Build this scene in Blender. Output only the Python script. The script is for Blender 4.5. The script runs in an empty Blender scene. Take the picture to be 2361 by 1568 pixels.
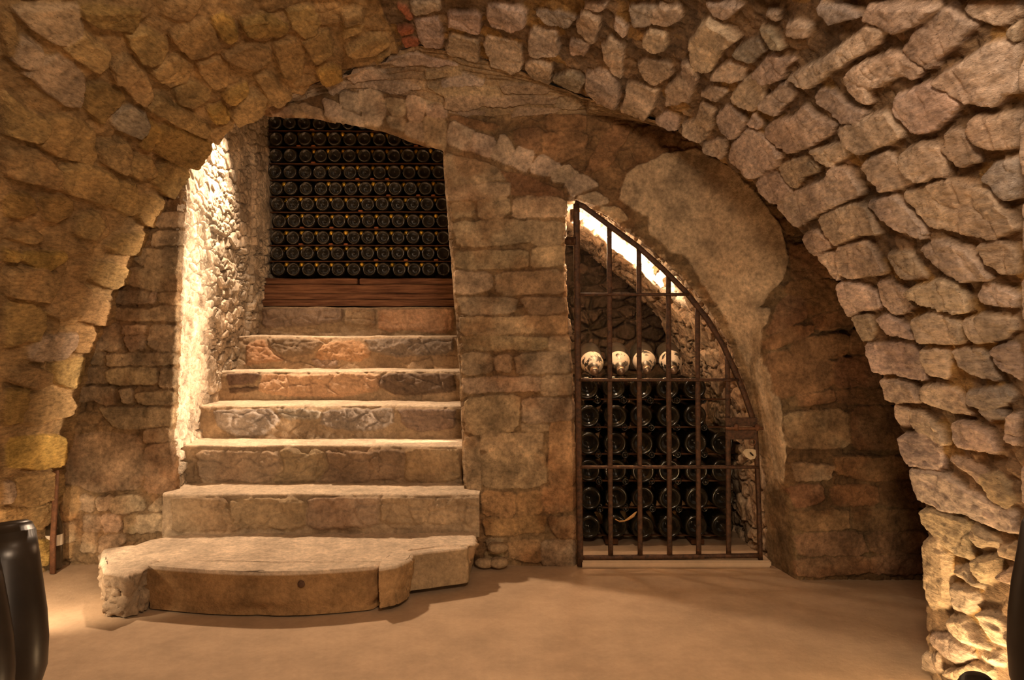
import bpy, bmesh, math, random
import numpy as np
from mathutils import Vector, Matrix

SC = bpy.context.scene
COL = SC.collection
random.seed(7)
RNG = np.random.RandomState(7)

# ------------------------------------------------------------------ camera, exposure, world
F, CX, HY, CAMZ = 1800.0, 1180.5, 760.0, 1.0      # focal length and principal row in photograph pixels
cam = bpy.data.cameras.new('camera')
cam.sensor_fit = 'HORIZONTAL'; cam.sensor_width = 36.0
cam.lens = 36.0 * F / 2361.0
cam.shift_y = -(784.0 - HY) / 2361.0
cam.clip_start = 0.02
camo = bpy.data.objects.new('camera', cam); COL.objects.link(camo)
camo.location = (0, 0, CAMZ); camo.rotation_euler = (math.pi / 2, 0, 0)
SC.camera = camo
SC.view_settings.view_transform = 'Standard'
SC.view_settings.look = 'None'
SC.view_settings.exposure = 0.0
SC.view_settings.gamma = 1.0
w = bpy.data.worlds.new('world'); SC.world = w; w.use_nodes = True
w.node_tree.nodes['Background'].inputs[0].default_value = (0.9, 0.6, 0.35, 1)
w.node_tree.nodes['Background'].inputs[1].default_value = 0.005

# ------------------------------------------------------------------ lights
WARM = (1.0, 0.70, 0.46)
def point(name, loc, power, color=WARM, radius=0.04):
    l = bpy.data.lights.new(name, 'POINT'); l.energy = power; l.color = color; l.shadow_soft_size = radius
    o = bpy.data.objects.new(name, l); COL.objects.link(o); o.location = loc; return o
def spot(name, loc, to, power, ang, blend=0.6, color=WARM, radius=0.03):
    l = bpy.data.lights.new(name, 'SPOT'); l.energy = power; l.color = color; l.shadow_soft_size = radius
    l.spot_size = math.radians(ang); l.spot_blend = blend
    o = bpy.data.objects.new(name, l); COL.objects.link(o); o.location = loc
    o.rotation_euler = (Vector(to) - Vector(loc)).to_track_quat('-Z', 'Y').to_euler(); return o
def area(name, loc, to, sx, sy, power, color=WARM, spread=180):
    l = bpy.data.lights.new(name, 'AREA'); l.energy = power; l.color = color; l.shape = 'RECTANGLE'
    l.size = sx; l.size_y = sy; l.spread = math.radians(spread)
    o = bpy.data.objects.new(name, l); COL.objects.link(o); o.location = loc
    o.rotation_euler = (Vector(to) - Vector(loc)).to_track_quat('-Z', 'Y').to_euler(); return o
# unseen fill lights added around the camera, plus a lamp near the ceiling
area('room_fill', (0.18, 0.35, 1.66), (-0.1, 2.6, 1.1), 0.30, 0.20, 21)
point('room_ceiling_lamp', (-0.15, 1.15, 1.93), 5.5, radius=0.04)
area('room_fill', (0.7, -0.7, 1.3), (-0.2, 3.0, 0.9), 0.4, 0.4, 8)
# stairwell: an upright louvred fixture behind the pillar washing the left jamb, and a lamp up under the stair vault
area('stair_wash_lamp', (-0.20, 3.63, 1.00), (-1.42, 3.50, 0.95), 0.03, 1.0, 5.0, spread=34)
point('stair_bulb', (-0.35, 3.75, 2.02), 9, radius=0.03)
spot('stair_vault_lamp', (-1.26, 3.90, 2.12), (-1.0, 3.05, 0.2), 165, 112, 0.8, radius=0.06)
# niche behind the gate: a shaded lamp on the back of the pillar throwing across the little vault, and some spill
area('niche_lamp', (0.275, 3.72, 1.30), (0.66, 3.74, 1.46), 0.05, 0.20, 55, (1.0, 0.76, 0.52), spread=72)
point('niche_bulb', (0.300, 3.52, 1.38), 8, (1.0, 0.74, 0.50), radius=0.02)
# low lamps on the floor by the side walls
spot('left_floor_lamp', (-1.50, 2.30, 0.10), (-1.90, 3.0, 0.28), 9, 50, 0.8, (1.0, 0.66, 0.36))
spot('left_floor_bulb', (-1.76, 2.46, 0.34), (-1.62, 2.98, 0.0), 26, 95, 0.9, (1.0, 0.72, 0.46), radius=0.03)
point('right_floor_lamp', (1.05, 1.86, 0.05), 13, (1.0, 0.68, 0.36), radius=0.03)

# ------------------------------------------------------------------ small maths
def ray(px, py): return (px - CX) / F, (HY - py) / F      # slopes: X = a*Y, Z = 1 + b*Y
def at(px, py, Y): a, b = ray(px, py); return Vector((a * Y, Y, CAMZ + b * Y))
def smooth(x): x = np.clip(x, 0, 1); return x * x * (3 - 2 * x)

def _hash(ix, iy, iz, seed):
    with np.errstate(over='ignore'):
        h = (ix.astype(np.int64) * 374761393 + iy.astype(np.int64) * 668265263 + iz.astype(np.int64) * 2147483647 + seed * 1274126177) & 0xffffffff
        h = ((h ^ (h >> 13)) * 1274126177) & 0xffffffff
        h = ((h ^ (h >> 16)) * 2246822519) & 0xffffffff
        h = h ^ (h >> 15)
    return (h & 0xffffff).astype(np.float32) / float(0xffffff)
def vnoise(x, y, z, seed=0):
    ix, iy, iz = np.floor(x), np.floor(y), np.floor(z)
    fx, fy, fz = x - ix, y - iy, z - iz
    fx, fy, fz = fx * fx * (3 - 2 * fx), fy * fy * (3 - 2 * fy), fz * fz * (3 - 2 * fz)
    r = 0
    for dx in (0, 1):
        wx = fx if dx else 1 - fx
        for dy in (0, 1):
            wy = fy if dy else 1 - fy
            for dz in (0, 1):
                wz = fz if dz else 1 - fz
                r = r + wx * wy * wz * _hash(ix + dx, iy + dy, iz + dz, seed)
    return r * 2 - 1
def fbm(P, freq, octs=4, seed=0, gain=0.5):
    P = np.asarray(P, np.float64); r = 0; a = 1.0; t = 0
    for k in range(octs):
        r = r + a * vnoise(P[..., 0] * freq + 17.3 * k, P[..., 1] * freq + 5.1 * k, P[..., 2] * freq + 9.7 * k, seed + k)
        t += a; a *= gain; freq *= 2.03
    return r / t
def cells(u, v, seed=0, jit=0.8):
    """jittered cell pattern: distance to the nearest border (in cells) and a random value per cell"""
    iu, iv = np.floor(u), np.floor(v)
    f1 = np.full(u.shape, 9.0); f2 = np.full(u.shape, 9.0); cid = np.zeros(u.shape)
    z = np.zeros_like(iu)
    for du in (-1, 0, 1):
        for dv in (-1, 0, 1):
            cu, cv = iu + du, iv + dv
            pu = cu + 0.5 + jit * (_hash(cu, cv, z, seed) - 0.5); pv = cv + 0.5 + jit * (_hash(cu, cv, z + 1, seed) - 0.5)
            d = np.hypot(u - pu, v - pv); c = _hash(cu, cv, z + 2, seed)
            new = d < f1
            f2 = np.where(new, f1, np.minimum(f2, d)); cid = np.where(new, c, cid); f1 = np.where(new, d, f1)
    return f2 - f1, cid
def courses(u, v, lw, lh, seed=0):
    """bonded courses: distance to the nearest joint in metres and a random value per stone"""
    row = np.floor(v / lh); z = np.zeros_like(row)
    rv = v / lh - row
    off = _hash(row, z, z, seed) * 7.0
    lw_ = lw * (0.7 + 0.7 * _hash(row, z, z + 3, seed))
    x = u / lw_ + off; ix = np.floor(x); fx = x - ix
    jl = 0.25 * (_hash(ix, row, z, seed + 5) - 0.5); jr = 0.25 * (_hash(ix + 1, row, z, seed + 5) - 0.5)
    left = fx < jl; right = fx > 1 + jr
    ids = _hash(ix + np.where(right, 1, 0) - np.where(left, 1, 0), row, z, seed + 9)
    du = np.minimum(np.abs(fx - jl), np.abs(1 + jr - fx)) * lw_
    dv = np.minimum(rv, 1 - rv) * lh
    return np.minimum(du, dv), ids
def poly_sdf(px, py, poly):
    """signed distance, negative inside"""
    n = len(poly); d = np.full(px.shape, 1e9); s = np.ones(px.shape)
    for i in range(n):
        ax, ay = poly[i]; bx, by = poly[i - 1]
        ex, ey = bx - ax, by - ay; wx, wy = px - ax, py - ay
        t = np.clip((wx * ex + wy * ey) / (ex * ex + ey * ey + 1e-12), 0, 1)
        d = np.minimum(d, (wx - ex * t) ** 2 + (wy - ey * t) ** 2)
        c1 = py >= ay; c2 = py < by; c3 = ex * wy > ey * wx
        s = np.where((c1 & c2 & c3) | (~c1 & ~c2 & ~c3), -s, s)
    return s * np.sqrt(d)
def broken(P, u, v, size, seed, asp=1.0):
    """rough broken masonry: lumpy relief with cracks that open and close; returns height (unit) and a value per piece"""
    wa = .55 * fbm(P, .7 / size, 3, seed); wb = .55 * fbm(P, .7 / size, 3, seed + 7)
    a, i1 = cells(u / size + wa, v / (size * asp) + wb, seed, .95)
    a2, i2 = cells(u / (size * .42) + wa * 1.5, v / (size * .42) + wb * 1.5, seed + 4, .95)
    open_ = smooth((fbm(P, .5 / size, 3, seed + 11) + .35) / .5); open2 = smooth((fbm(P, .9 / size, 3, seed + 15) - .02) / .25)
    hgt = .55 * (i1 - .5) + .22 * open2 * (i2 - .5) + .55 * fbm(P, .9 / size, 5, seed + 2, .55)
    return hgt - .9 * open_ * (1 - smooth(a / .20)) - .5 * open2 * (1 - smooth(a2 / .25)), i1, (1 - smooth(a / .16)) * open_
def mottle(col, P, amp=.28, f=9.0, seed=900):
    """stains and mineral patches in the stone itself"""
    n = fbm(P, f, 5, seed, .6)[..., None]; s = smooth((fbm(P, f * .45, 4, seed + 9) + .05) / .35)[..., None]
    return col * (1 + amp * 1.5 * n) * (1 - amp * .8 * s * np.array([.7, 1.0, 1.2]))
def chaikin(p):
    q = np.roll(p, -1, 0); return np.stack([p * 0.88 + q * 0.12, p * 0.12 + q * 0.88], 1).reshape(-1, 2)
# stone outlines read off the masonry, one per line: x,y corners in a local frame (ox, oy, factor); a letter = tone
STONES = []
def T(surf, ox, oy, f, txt):
    for ln in txt.strip().splitlines():
        ln = ln.strip()
        if not ln: continue
        tone = ''
        if '|' in ln: ln, tone = ln.split('|')
        pts = [tuple(float(q) for q in p.split(',')) for p in ln.split()]
        STONES.append((surf, np.array([(ox + x / f, oy + y / f) for x, y in pts]), tone.strip()))
T('A', 0, 0, 3, """
70,0 520,0 520,80 550,130 490,260 330,240 170,130 80,50|p
550,170 720,300 710,390 650,440 600,430 420,300 400,270 500,200
530,0 940,0 960,80 900,170 800,150 640,120 530,60|d
840,190 1000,170 1130,220 1145,280 1090,340 1020,370 930,355 870,270
0,40 80,130 90,230 40,330 0,350
100,200 190,230 270,330 200,440 90,410 20,360|p
240,400 370,340 480,400 560,500 570,570 510,690 420,690 280,600 200,520 110,460|p
740,400 830,330 950,420 1010,540 1010,620 950,670 870,620 800,520 740,510
990,440 1200,330 1330,420 1290,530 1160,560 1070,520
1170,590 1300,530 1450,590 1440,640 1320,700 1220,680
1150,190 1280,140 1410,90 1480,190 1500,300 1440,330 1290,360 1210,270
1440,90 1520,60 1600,100 1640,200 1560,255 1520,220|o
1340,400 1500,370 1580,430 1560,540 1460,570 1400,520
1520,340 1720,260 1850,310 1860,360 1760,430 1600,390
0,620 60,650 180,760 280,800 280,880 190,950 60,920 0,900
300,760 460,770 630,880 620,980 650,1050 600,1130 540,1110 340,1050 210,980 280,900
690,930 850,960 880,1060 850,1150 790,1170 660,1090 660,1000
860,1060 1000,1060 1045,1150 1000,1200 900,1210 850,1150
770,720 870,690 980,740 1000,810 970,870 910,915 820,880 730,810|g
1000,800 1080,850 1060,920 980,1005 930,980 960,900|o
960,680 1080,620 1300,740 1440,850 1420,900 1370,905 1250,850 1100,760
1060,900 1100,810 1250,870 1440,960 1450,1000 1380,1080 1310,1140 1200,1100 1030,1020 1040,950|d
1060,1120 1150,1070 1260,1120 1300,1210 1270,1330 1180,1360 1100,1330 1010,1240
1420,890 1600,800 1600,870 1520,970 1460,960
1570,740 1640,660 1740,600 1830,640 1810,740 1700,830 1630,840
1540,600 1700,540 1710,590 1590,670 1530,650|o
1420,720 1530,690 1580,770 1540,800 1440,800|o
1750,500 1860,480 1950,590 2010,620 1900,690 1830,650 1810,590
2080,230 2260,180 2310,310 2170,400 2110,310
1970,30 2150,20 2210,120 2180,190 2090,210 2010,150
1870,270 2050,240 2100,330 2080,480 1960,500 1900,400
2180,440 2300,400 2359,440 2359,540 2200,530|o
1650,90 1800,70 1980,130 1980,190 1900,220 1690,200|d
570,570 700,540 840,620 760,700 640,820 540,700|d
0,1010 220,1020 370,1130 380,1210 320,1290 200,1250 60,1200 0,1190
400,1130 560,1110 750,1180 770,1250 740,1330 660,1390 520,1350 390,1300
770,1230 900,1240 930,1320 900,1470 830,1480 720,1390
940,1320 1100,1360 1140,1430 1110,1510 1070,1560 960,1540 900,1470
0,1320 200,1340 220,1440 100,1500 0,1480|d
240,1350 450,1350 440,1440 330,1510 260,1500|d
500,1460 620,1440 680,1520 600,1640 470,1600
""")
T('A', 0, 523, 3, """
780,40 1040,20 1070,90 980,180 740,160 700,120
0,130 110,170 50,220 0,225|o
130,160 420,160 430,200 300,275 180,260 90,200|o
0,290 240,270 360,300 360,370 310,440 240,495 90,470 0,450
570,330 640,230 760,240 870,290 860,370 720,410 620,370
370,400 480,350 590,420 580,500 500,590 350,620 290,590 300,490
580,490 670,450 760,470 770,590 740,660 620,670 510,630
0,510 180,510 290,580 280,670 220,780 110,780 0,830
230,750 400,740 510,730 490,830 400,910 190,920 140,890|p
510,740 640,720 620,860 480,870
40,970 200,960 310,1000 300,1080 200,1110 100,1080 30,1060
330,930 580,900 560,1010 510,1110 430,1110 340,1060
0,1120 160,1100 180,1200 120,1340 0,1360|d
200,1140 440,1130 490,1210 450,1300 300,1340 190,1380 110,1340 150,1240
40,10 220,20 240,60 160,90 40,60
""")
T('A', 0, 880, 3.016, """
50,380 420,370 410,500 380,580 200,600 20,590 20,460|o
70,650 390,620 390,740 370,790 180,860 60,830
0,700 50,690 50,780 0,850|p
0,880 180,870 330,830 320,960 230,1040 120,960 0,970
240,1100 320,1090 330,1230 280,1280|o
""")
T('B', 0, 523, 3, """
1060,40 1330,30 1320,110 1050,130
1080,-90 1250,-110 1270,-10 1080,5
900,190 1010,150 1120,160 1120,280 1040,295 960,250
1130,150 1270,140 1270,260 1130,285
880,290 1060,295 1250,290 1250,430 1090,440 940,410 850,380
780,440 1020,450 1020,530 800,530
1050,455 1090,455 1070,530 1030,530
1110,460 1250,455 1250,540 1100,520
780,560 1000,580 1130,550 1240,560 1230,650 960,650 790,640
640,690 820,680 830,850 620,850
850,680 1020,690 1000,740 850,740
850,760 1010,760 990,850 900,860
1050,690 1230,690 1230,860 1100,860 1030,820
630,870 710,870 700,960 620,950
740,880 1220,880 1220,950 1080,960 750,960
590,980 720,980 750,1080 560,1080
740,990 1080,980 1090,1080 860,1090 760,1080
1120,980 1220,990 1210,1110 1110,1110
500,1110 790,1110 800,1220 720,1230 640,1190 500,1220
830,1120 920,1120 920,1210 850,1210
950,1150 1200,1140 1200,1220 980,1220
690,1250 1200,1250 1210,1370 1000,1390 800,1390 720,1310
1010,1410 1200,1400 1210,1480 1010,1490
""")
T('B', 0, 880, 3.016, """
430,380 700,350 980,380 1000,600 980,740 700,760 430,700|f
1015,450 1210,430 1225,770 1010,770|f
590,780 660,800 650,900 540,880
680,800 780,790 770,890 690,890
790,800 990,790 1020,880 890,910 790,900
1040,880 1130,800 1150,890 1060,900
590,930 700,930 690,1050 580,1040
710,930 840,920 840,1040 720,1050
870,1040 880,940 960,920 950,1050
960,930 1130,920 1160,1030 960,1050
590,1060 670,1070 670,1190 560,1180
700,1080 880,1060 870,1120 690,1190
410,980 530,990 520,1110 420,1120
400,1140 500,1130 500,1220 400,1230|o
430,730 540,740 570,860 520,960 430,960|o
""")
T('B', 950, 330, 1.568, """
112,40 220,60 300,90 350,130 220,145 120,155
320,100 430,125 560,190 480,190 360,190 355,150|d
120,160 350,145 350,190 250,200 130,210
140,220 225,215 220,260 150,270
240,205 345,200 350,250 320,275 240,270
365,205 480,195 560,210 550,265 360,270
150,285 400,280 440,350 300,370 160,370
400,280 550,290 550,360 440,370
160,390 420,390 420,450 160,455
440,380 550,370 550,440 430,450
155,465 285,470 290,530 160,550
300,470 550,460 555,540 310,545
165,560 380,560 370,610 180,620
390,560 560,560 560,610 420,620
175,630 400,630 560,625 570,685 400,680 240,700 180,690
180,700 490,700 490,745 250,745 190,740
500,700 570,700 575,750 500,750
180,760 290,765 290,830 185,835
300,770 360,765 355,825 305,825
370,765 575,755 580,825 380,835
185,850 460,845 460,895 330,895 190,900
470,845 585,840 585,905 470,910
190,920 385,910 385,1030 200,1055
400,925 585,920 585,1000 400,1010
250,1050 470,1045 470,1110 250,1115
400,1015 495,1020 490,1040 400,1035
190,1065 240,1065 250,1250 215,1270 190,1230
250,1120 480,1115 480,1240 260,1245
500,1010 585,1010 590,1230 495,1240|o
250,1255 370,1260 370,1345 260,1340|o
380,1260 460,1260 465,1340 380,1345|o
465,1245 590,1240 590,1320 480,1340|o
260,1355 480,1350 480,1405 270,1415|o
490,1355 590,1345 590,1430 520,1420|o
270,1430 330,1425 320,1460 280,1460
350,1440 460,1430 465,1510 360,1500|o
470,1435 590,1440 590,1530 470,1520
265,1475 330,1470 330,1500 270,1510
""")
T('B', 787, 0, 3, """
440,860 540,850 580,980 460,930|v
570,820 720,830 710,1040 590,990|v
760,850 920,910 900,1040 740,990|v
930,930 1060,970 1030,1090 900,1040|v
1060,1060 1110,930 1190,1020 1150,1130 1040,1090|v
1180,1100 1240,1010 1330,1050 1300,1140 1270,1190 1160,1130|v
1320,1150 1390,1070 1520,1150 1470,1210 1320,1190|v
1470,1200 1560,1150 1640,1200 1540,1270 1460,1250|v
1550,1290 1660,1210 1770,1280 1680,1310 1600,1340|v
1620,1370 1750,1340 1840,1400 1780,1420 1720,1400|v
1790,1450 1900,1440 1980,1510 1900,1540|v
0,770 130,810 150,870 20,840|v
0,640 120,650 130,770 10,740|v
140,600 280,650 300,760 270,880 160,840 140,700|v
300,700 440,690 430,800 350,790|v
320,820 430,830 440,890 350,880|v
460,680 560,640 590,720 540,850 470,830|v
560,640 720,670 710,720 600,710|v
600,740 720,750 720,810 600,800|v
740,800 1100,870 1060,900 900,900|d
1420,800 1680,800 1690,900 1430,890|d
1400,920 1700,920 1680,1060 1500,1130 1390,1040|d
1750,1050 1870,870 2000,880 1960,960 1850,1150 1700,1200|d
1190,900 1380,880 1370,1040 1280,1020 1200,980|d
2100,880 2250,870 2300,930 2200,990 2080,1000|d
""")
T('B', 0, 0, 3, """
1820,700 1880,700 1890,750 1830,740|v
1890,700 1960,690 2050,790 1900,800 1880,760|v
1990,710 2060,730 2110,800 2060,810|v
2080,720 2200,760 2230,820 2130,800|v
2240,690 2350,730 2359,850 2260,800|v
""")
T('B', 1574, 523, 3, """
740,130 880,130 950,220 1080,340 900,360 760,370|d
690,430 760,380 1080,370 1110,560 870,600 850,540|d
640,560 700,480 820,490 860,620 700,700 570,750|d
900,620 1160,570 1190,690 930,720|d
550,790 740,690 900,680 900,730 640,840 540,840|d
740,850 770,780 1140,740 1130,870 1000,910 780,930|d
1160,720 1250,720 1290,870 1150,870|d
570,880 720,860 780,940 1040,920 1040,1100 780,1160 650,1180 600,1020|d
1050,910 1320,890 1390,1100 1060,1110|k
790,1170 1050,1130 1050,1210 800,1240|d
1060,1140 1410,1120 1460,1230 1070,1220|k
700,1290 1140,1270 1160,1520 730,1540|f
1170,1250 1480,1250 1550,1400 1540,1540 1180,1530|k
""")
T('B', 1574, 1045, 3, """
760,70 1030,80 1020,180 780,200
1050,20 1560,30 1600,180 1310,190 1050,140|d
720,240 960,220 980,330 780,380|d
1010,240 1330,220 1350,350 1060,360|d
1360,210 1640,200 1690,360 1370,360|k
770,400 1150,390 1140,520 780,530|k
1190,400 1700,390 1700,520 1180,530|k
770,560 1230,540 1280,690 800,700|k
1270,540 1690,550 1680,690 1300,690|k
760,720 1270,710 1280,820 780,850|k
1290,710 1680,710 1690,830 1300,830|k
""")
T('A', 1574, 0, 3, """
170,0 440,0 320,110 230,80
190,90 320,160 430,240 300,290 250,380 200,490 100,480 60,400 60,270
0,410 60,420 110,500 100,570 60,650 40,700 0,690
200,530 320,400 450,450 430,530 350,560 270,540
130,650 210,580 330,620 230,700
330,690 460,520 590,570 580,640 500,760
510,500 640,350 700,390 800,390 730,450 730,520 590,560
530,720 720,550 800,640 740,700 660,790
0,850 100,820 130,700 230,750 200,880 130,990 0,950
250,780 330,720 450,820 440,870 360,960 260,900
460,850 510,770 560,830 540,880
340,1010 470,880 600,930 710,1060 660,1140 500,1240 420,1200 310,1110
150,990 240,960 310,960 310,1010 260,1100 160,1040
590,870 640,830 800,800 860,710 940,790 1100,850 1060,900 880,1010 780,1050 680,990 590,910
750,520 860,460 1060,350 1130,290 1300,160 1440,180 1380,280 1160,410 1010,500 920,590 880,595
610,60 670,60 680,130 630,110
740,150 800,120 900,160 890,230 800,240 740,200
930,660 980,600 1080,630 1190,730 1300,760 1240,810 1130,830 1050,770 940,700
1170,560 1180,480 1280,410 1400,390 1460,330 1540,360 1700,470 1660,510 1540,500 1400,580 1310,590 1330,700 1250,680
1540,340 1640,180 1760,80 1880,30 1960,90 2080,170 1820,370 1790,430 1740,470
1300,60 1330,0 1830,0 1720,80 1640,140 1510,190 1300,120
960,0 1130,0 1290,80 1180,90 1060,130|g
2000,40 2010,0 2359,0 2359,80 2210,160 2050,90
1800,540 1830,500 2150,310 2260,260 2359,300 2359,600 2280,600 2180,720 2000,670 1850,600
1480,740 1520,650 1740,550 1820,600 1960,680 1900,790 1740,890 1640,910 1540,820
1110,880 1190,840 1400,760 1440,750 1560,910 1450,970 1260,1060 1190,1010
2010,890 2040,790 2190,790 2359,750 2359,1000 2200,1020 2100,980
1820,1010 1870,950 1860,900 1940,870 2010,950 2100,1100 1960,1140
1550,1120 1560,1030 1680,970 1790,980 1860,1100 1860,1200 1770,1200 1720,1240 1640,1230
1260,1130 1460,1040 1530,1150 1640,1240 1560,1280 1460,1310 1400,1310 1310,1220
900,1030 1000,1010 1170,940 1180,1060 1050,1140 940,1090
670,1150 740,1110 860,1090 960,1140 950,1180 870,1210 790,1300 720,1240
520,1250 620,1170 680,1200 770,1330 740,1380 650,1410 560,1350
660,1420 780,1330 990,1250 1060,1140 1170,1150 1280,1310 1130,1380 1060,1420 900,1500 800,1568 740,1550
950,1500 1160,1400 1270,1390 1330,1480 1390,1620 1260,1610 1080,1700 1010,1620
1280,1390 1490,1340 1560,1430 1700,1600 1690,1640 1600,1610 1480,1568
1540,1320 1780,1260 1880,1230 2150,1300 2330,1500 2359,1568 2200,1640 1900,1590 1700,1550
2100,1210 2200,1120 2359,1080 2359,1350 2300,1370|g
2290,180 2359,140 2359,260 2300,230
370,330 560,240 600,330 500,410 400,370|g
560,170 640,180 740,310 650,290|g
""")
T('A', 1574, 523, 3, """
840,60 940,10 1040,120 960,200 900,180
960,200 1060,170 1100,260 1120,350 1080,340 1040,280
1070,160 1280,90 1360,160 1440,310 1200,340 1130,320
1440,190 1560,150 1620,220 1710,340 1560,360 1480,260
1650,150 1800,90 2000,140 2100,230 2170,350 1950,360 1830,320 1740,240
2080,130 2240,80 2359,180 2359,300 2270,300 2170,240
1080,440 1110,370 1240,380 1340,450 1390,560 1250,570 1180,610 1120,520
1370,380 1440,370 1540,420 1640,550 1490,600 1400,520
1580,430 1790,360 1920,380 2000,480 2020,550 1960,570 1720,530 1640,480
2060,470 2110,370 2350,460 2350,540 2100,520
1190,610 1320,600 1350,700 1340,770 1250,790
1370,630 1450,600 1580,670 1650,770 1460,730
1620,630 1780,580 1970,640 1980,780 1870,800 1680,780
1970,620 2130,590 2340,630 2350,680 2250,770 2050,780
1280,800 1500,800 1640,810 1720,960 1720,1050 1560,1030 1500,1000 1370,1000
1680,840 1860,840 1870,1040 1740,1020
1890,840 2090,830 2150,950 2210,1050 2060,1020 1960,960
2160,830 2359,780 2359,1050 2290,1000 2190,930
1390,1060 1500,1050 1640,1100 1680,1210 1530,1210 1450,1200 1400,1120
1680,1110 1760,1090 1960,1120 2060,1290 1900,1270 1700,1200
2030,1120 2250,1100 2320,1160 2250,1230 2100,1240 2030,1200|g
2090,1250 2220,1240 2260,1310 2140,1320|g
1480,1220 1590,1260 1590,1380 1540,1390 1490,1320
1590,1280 1690,1280 1820,1380 1880,1490 1760,1470 1610,1370
1900,1350 2000,1340 2160,1400 2250,1540 2100,1520 1950,1500
2270,1300 2359,1280 2359,1500 2270,1450
1540,1440 1700,1420 1820,1500 1840,1690 1600,1640 1550,1540
""")
T('A', 1574, 1045, 3, """
1860,30 2000,10 2180,160 2140,240 2000,120|m
2100,150 2250,120 2359,300 2300,380 2160,300|m
1620,100 1720,110 1900,160 2060,270 2340,400 2359,540 2150,490 2000,410 1850,380 1700,330 1640,240
1700,370 1860,390 2010,440 2020,560 2040,700 2000,740 1870,650 1780,560 1710,480|m
2030,500 2070,480 2230,600 2200,650 2110,670 2040,600|m
1700,580 1830,560 1890,720 1880,1000 1820,1070 1720,1060 1690,900 1690,700|m
1900,780 2020,760 2100,900 2090,940 1980,870|m
2050,720 2200,700 2200,850 2130,900 2060,800|m
2220,640 2330,600 2320,730 2260,720|m
2220,820 2300,790 2290,900 2230,870|m
1890,900 2040,940 2080,1030 2000,1110 1900,1080|m
1840,1120 1960,1110 2050,1230 2130,1370 1980,1330 1880,1240|m
2060,1110 2200,1090 2260,1250 2310,1330 2200,1340 2100,1200|m
1710,1250 1860,1250 1980,1350 2030,1420 1880,1450 1760,1350|m
1680,1380 1780,1400 1790,1520 1670,1500|m
1850,1510 2000,1450 2150,1500 2150,1568 1850,1568|m
2050,1400 2200,1380 2230,1470 2130,1470|m
""")
T('A', 787, 0, 3, """
480,0 690,0 690,60 590,70 500,80
500,120 660,100 700,180 700,300 560,290
750,70 960,70 960,210 750,160
1010,20 1090,0 1280,50 1270,170 1200,210 1020,160
760,210 950,250 950,420 860,400 720,340
1000,240 1240,290 1250,460 1160,490 1040,430 1000,340
1320,180 1490,190 1510,340 1490,380 1310,390 1300,290
1270,440 1340,400 1460,440 1450,580 1340,560
1350,70 1500,60 1640,100 1580,170 1420,140|g
1640,150 1680,50 1810,110 1750,290 1640,210
1590,260 1720,280 1690,370 1590,350
1700,0 1840,0 1810,70 1700,50
1900,100 1990,160 1970,240 1900,180
2000,30 2170,30 2180,120 2130,170 2030,160|g
2190,30 2340,40 2359,120 2240,180 2150,150
1810,320 1860,240 1960,300 1940,420 1950,530 1890,510 1820,400
2080,300 2130,190 2250,220 2260,320 2180,360
2050,440 2100,400 2290,440 2300,500 2180,580 2100,530
1470,530 1590,480 1690,530 1640,650 1480,570|g
1700,500 1830,470 1930,570 1920,730 1800,740 1690,620
1980,560 2190,610 2180,680 2120,810 2080,810 1940,760 1980,640
2180,820 2260,750 2350,820 2330,890 2240,880
2260,590 2359,500 2359,700 2260,710
400,20 440,20 490,100 470,110|r
390,180 450,150 480,160 420,185|r
410,210 490,180 490,200 420,235|r
430,260 520,230 530,290 450,310|r
0,130 150,150 150,180 0,220
20,290 250,200 350,260 240,330 60,330
0,40 130,20 150,100 0,110
240,340 350,320 230,400
""")
T('C', 787, 0, 3, """
0,480 330,500 320,530 60,540|p
250,400 600,380 820,440 650,440 400,450|p
150,560 460,560 570,600 400,640 150,590|p
690,550 830,490 990,540 960,570 700,570|p
600,460 840,460 820,500 580,520
590,570 900,580 1090,600 1080,650 720,640
1000,660 1500,650 1480,700 1000,720
720,640 1000,640 980,720 720,720
1170,790 1220,740 1540,730 1450,770 1200,790
1480,700 1600,660 1670,700 1620,740 1500,730
600,730 900,740 1000,770 850,785 600,770
1100,580 1440,590 1440,630 1120,620
-180,560 0,520 40,580 -60,640|p
-80,500 60,490 20,520 -60,520|p
""")
T('S1', 180, 1100, 2.315, """
490,90 800,110 830,220 880,290 500,290
810,110 1210,110 1210,280 880,280 830,240
1220,100 1610,90 1610,270 1220,280
1620,80 2010,80 2010,250 1620,250
2020,90 2130,90 2150,220 2030,250
""")
T('S2', 380, 600, 2.613, """
180,1150 680,1150 700,1240 640,1340 200,1330
690,1150 960,1150 980,1260 900,1340 650,1340 720,1250
975,1150 1440,1150 1430,1330 920,1340 990,1260
1450,1130 1770,1130 1780,1330 1440,1330
""")
T('S3', 380, 600, 2.613, """
300,900 640,890 700,960 600,1060 420,1060 320,1000|g
660,890 950,900 930,960 720,960|g
960,900 1380,890 1370,1000 1200,1030 940,1000|g
1395,900 1750,890 1760,1000 1560,1045 1430,990|d
500,1070 650,1060 700,1100 560,1110
800,1060 930,1060 900,1100 780,1095
""")
T('S4', 380, 600, 2.613, """
370,670 590,665 540,750 380,755|k
380,770 570,770 530,800 390,800|k
590,680 1300,680 1290,790 1000,830 560,800|q
1310,690 1750,680 1750,800 1400,815 1290,770|k
""")
T('S5', 380, 600, 2.613, """
610,470 960,480 880,570 740,590 640,540|d
1190,475 1740,460 1740,560 1400,580 1250,550|g
960,495 1170,485 1250,560 1180,610 890,600|q
490,600 490,510 600,480 640,560 730,610 480,640|q
880,600 1050,605 1040,640 900,640|d
""")
T('S6', 380, 600, 2.613, """
585,285 1080,285 1070,375 760,400 590,400|d
1090,285 1270,285 1270,400 1080,400
1280,285 1740,280 1740,430 1290,420|q
""")

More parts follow.
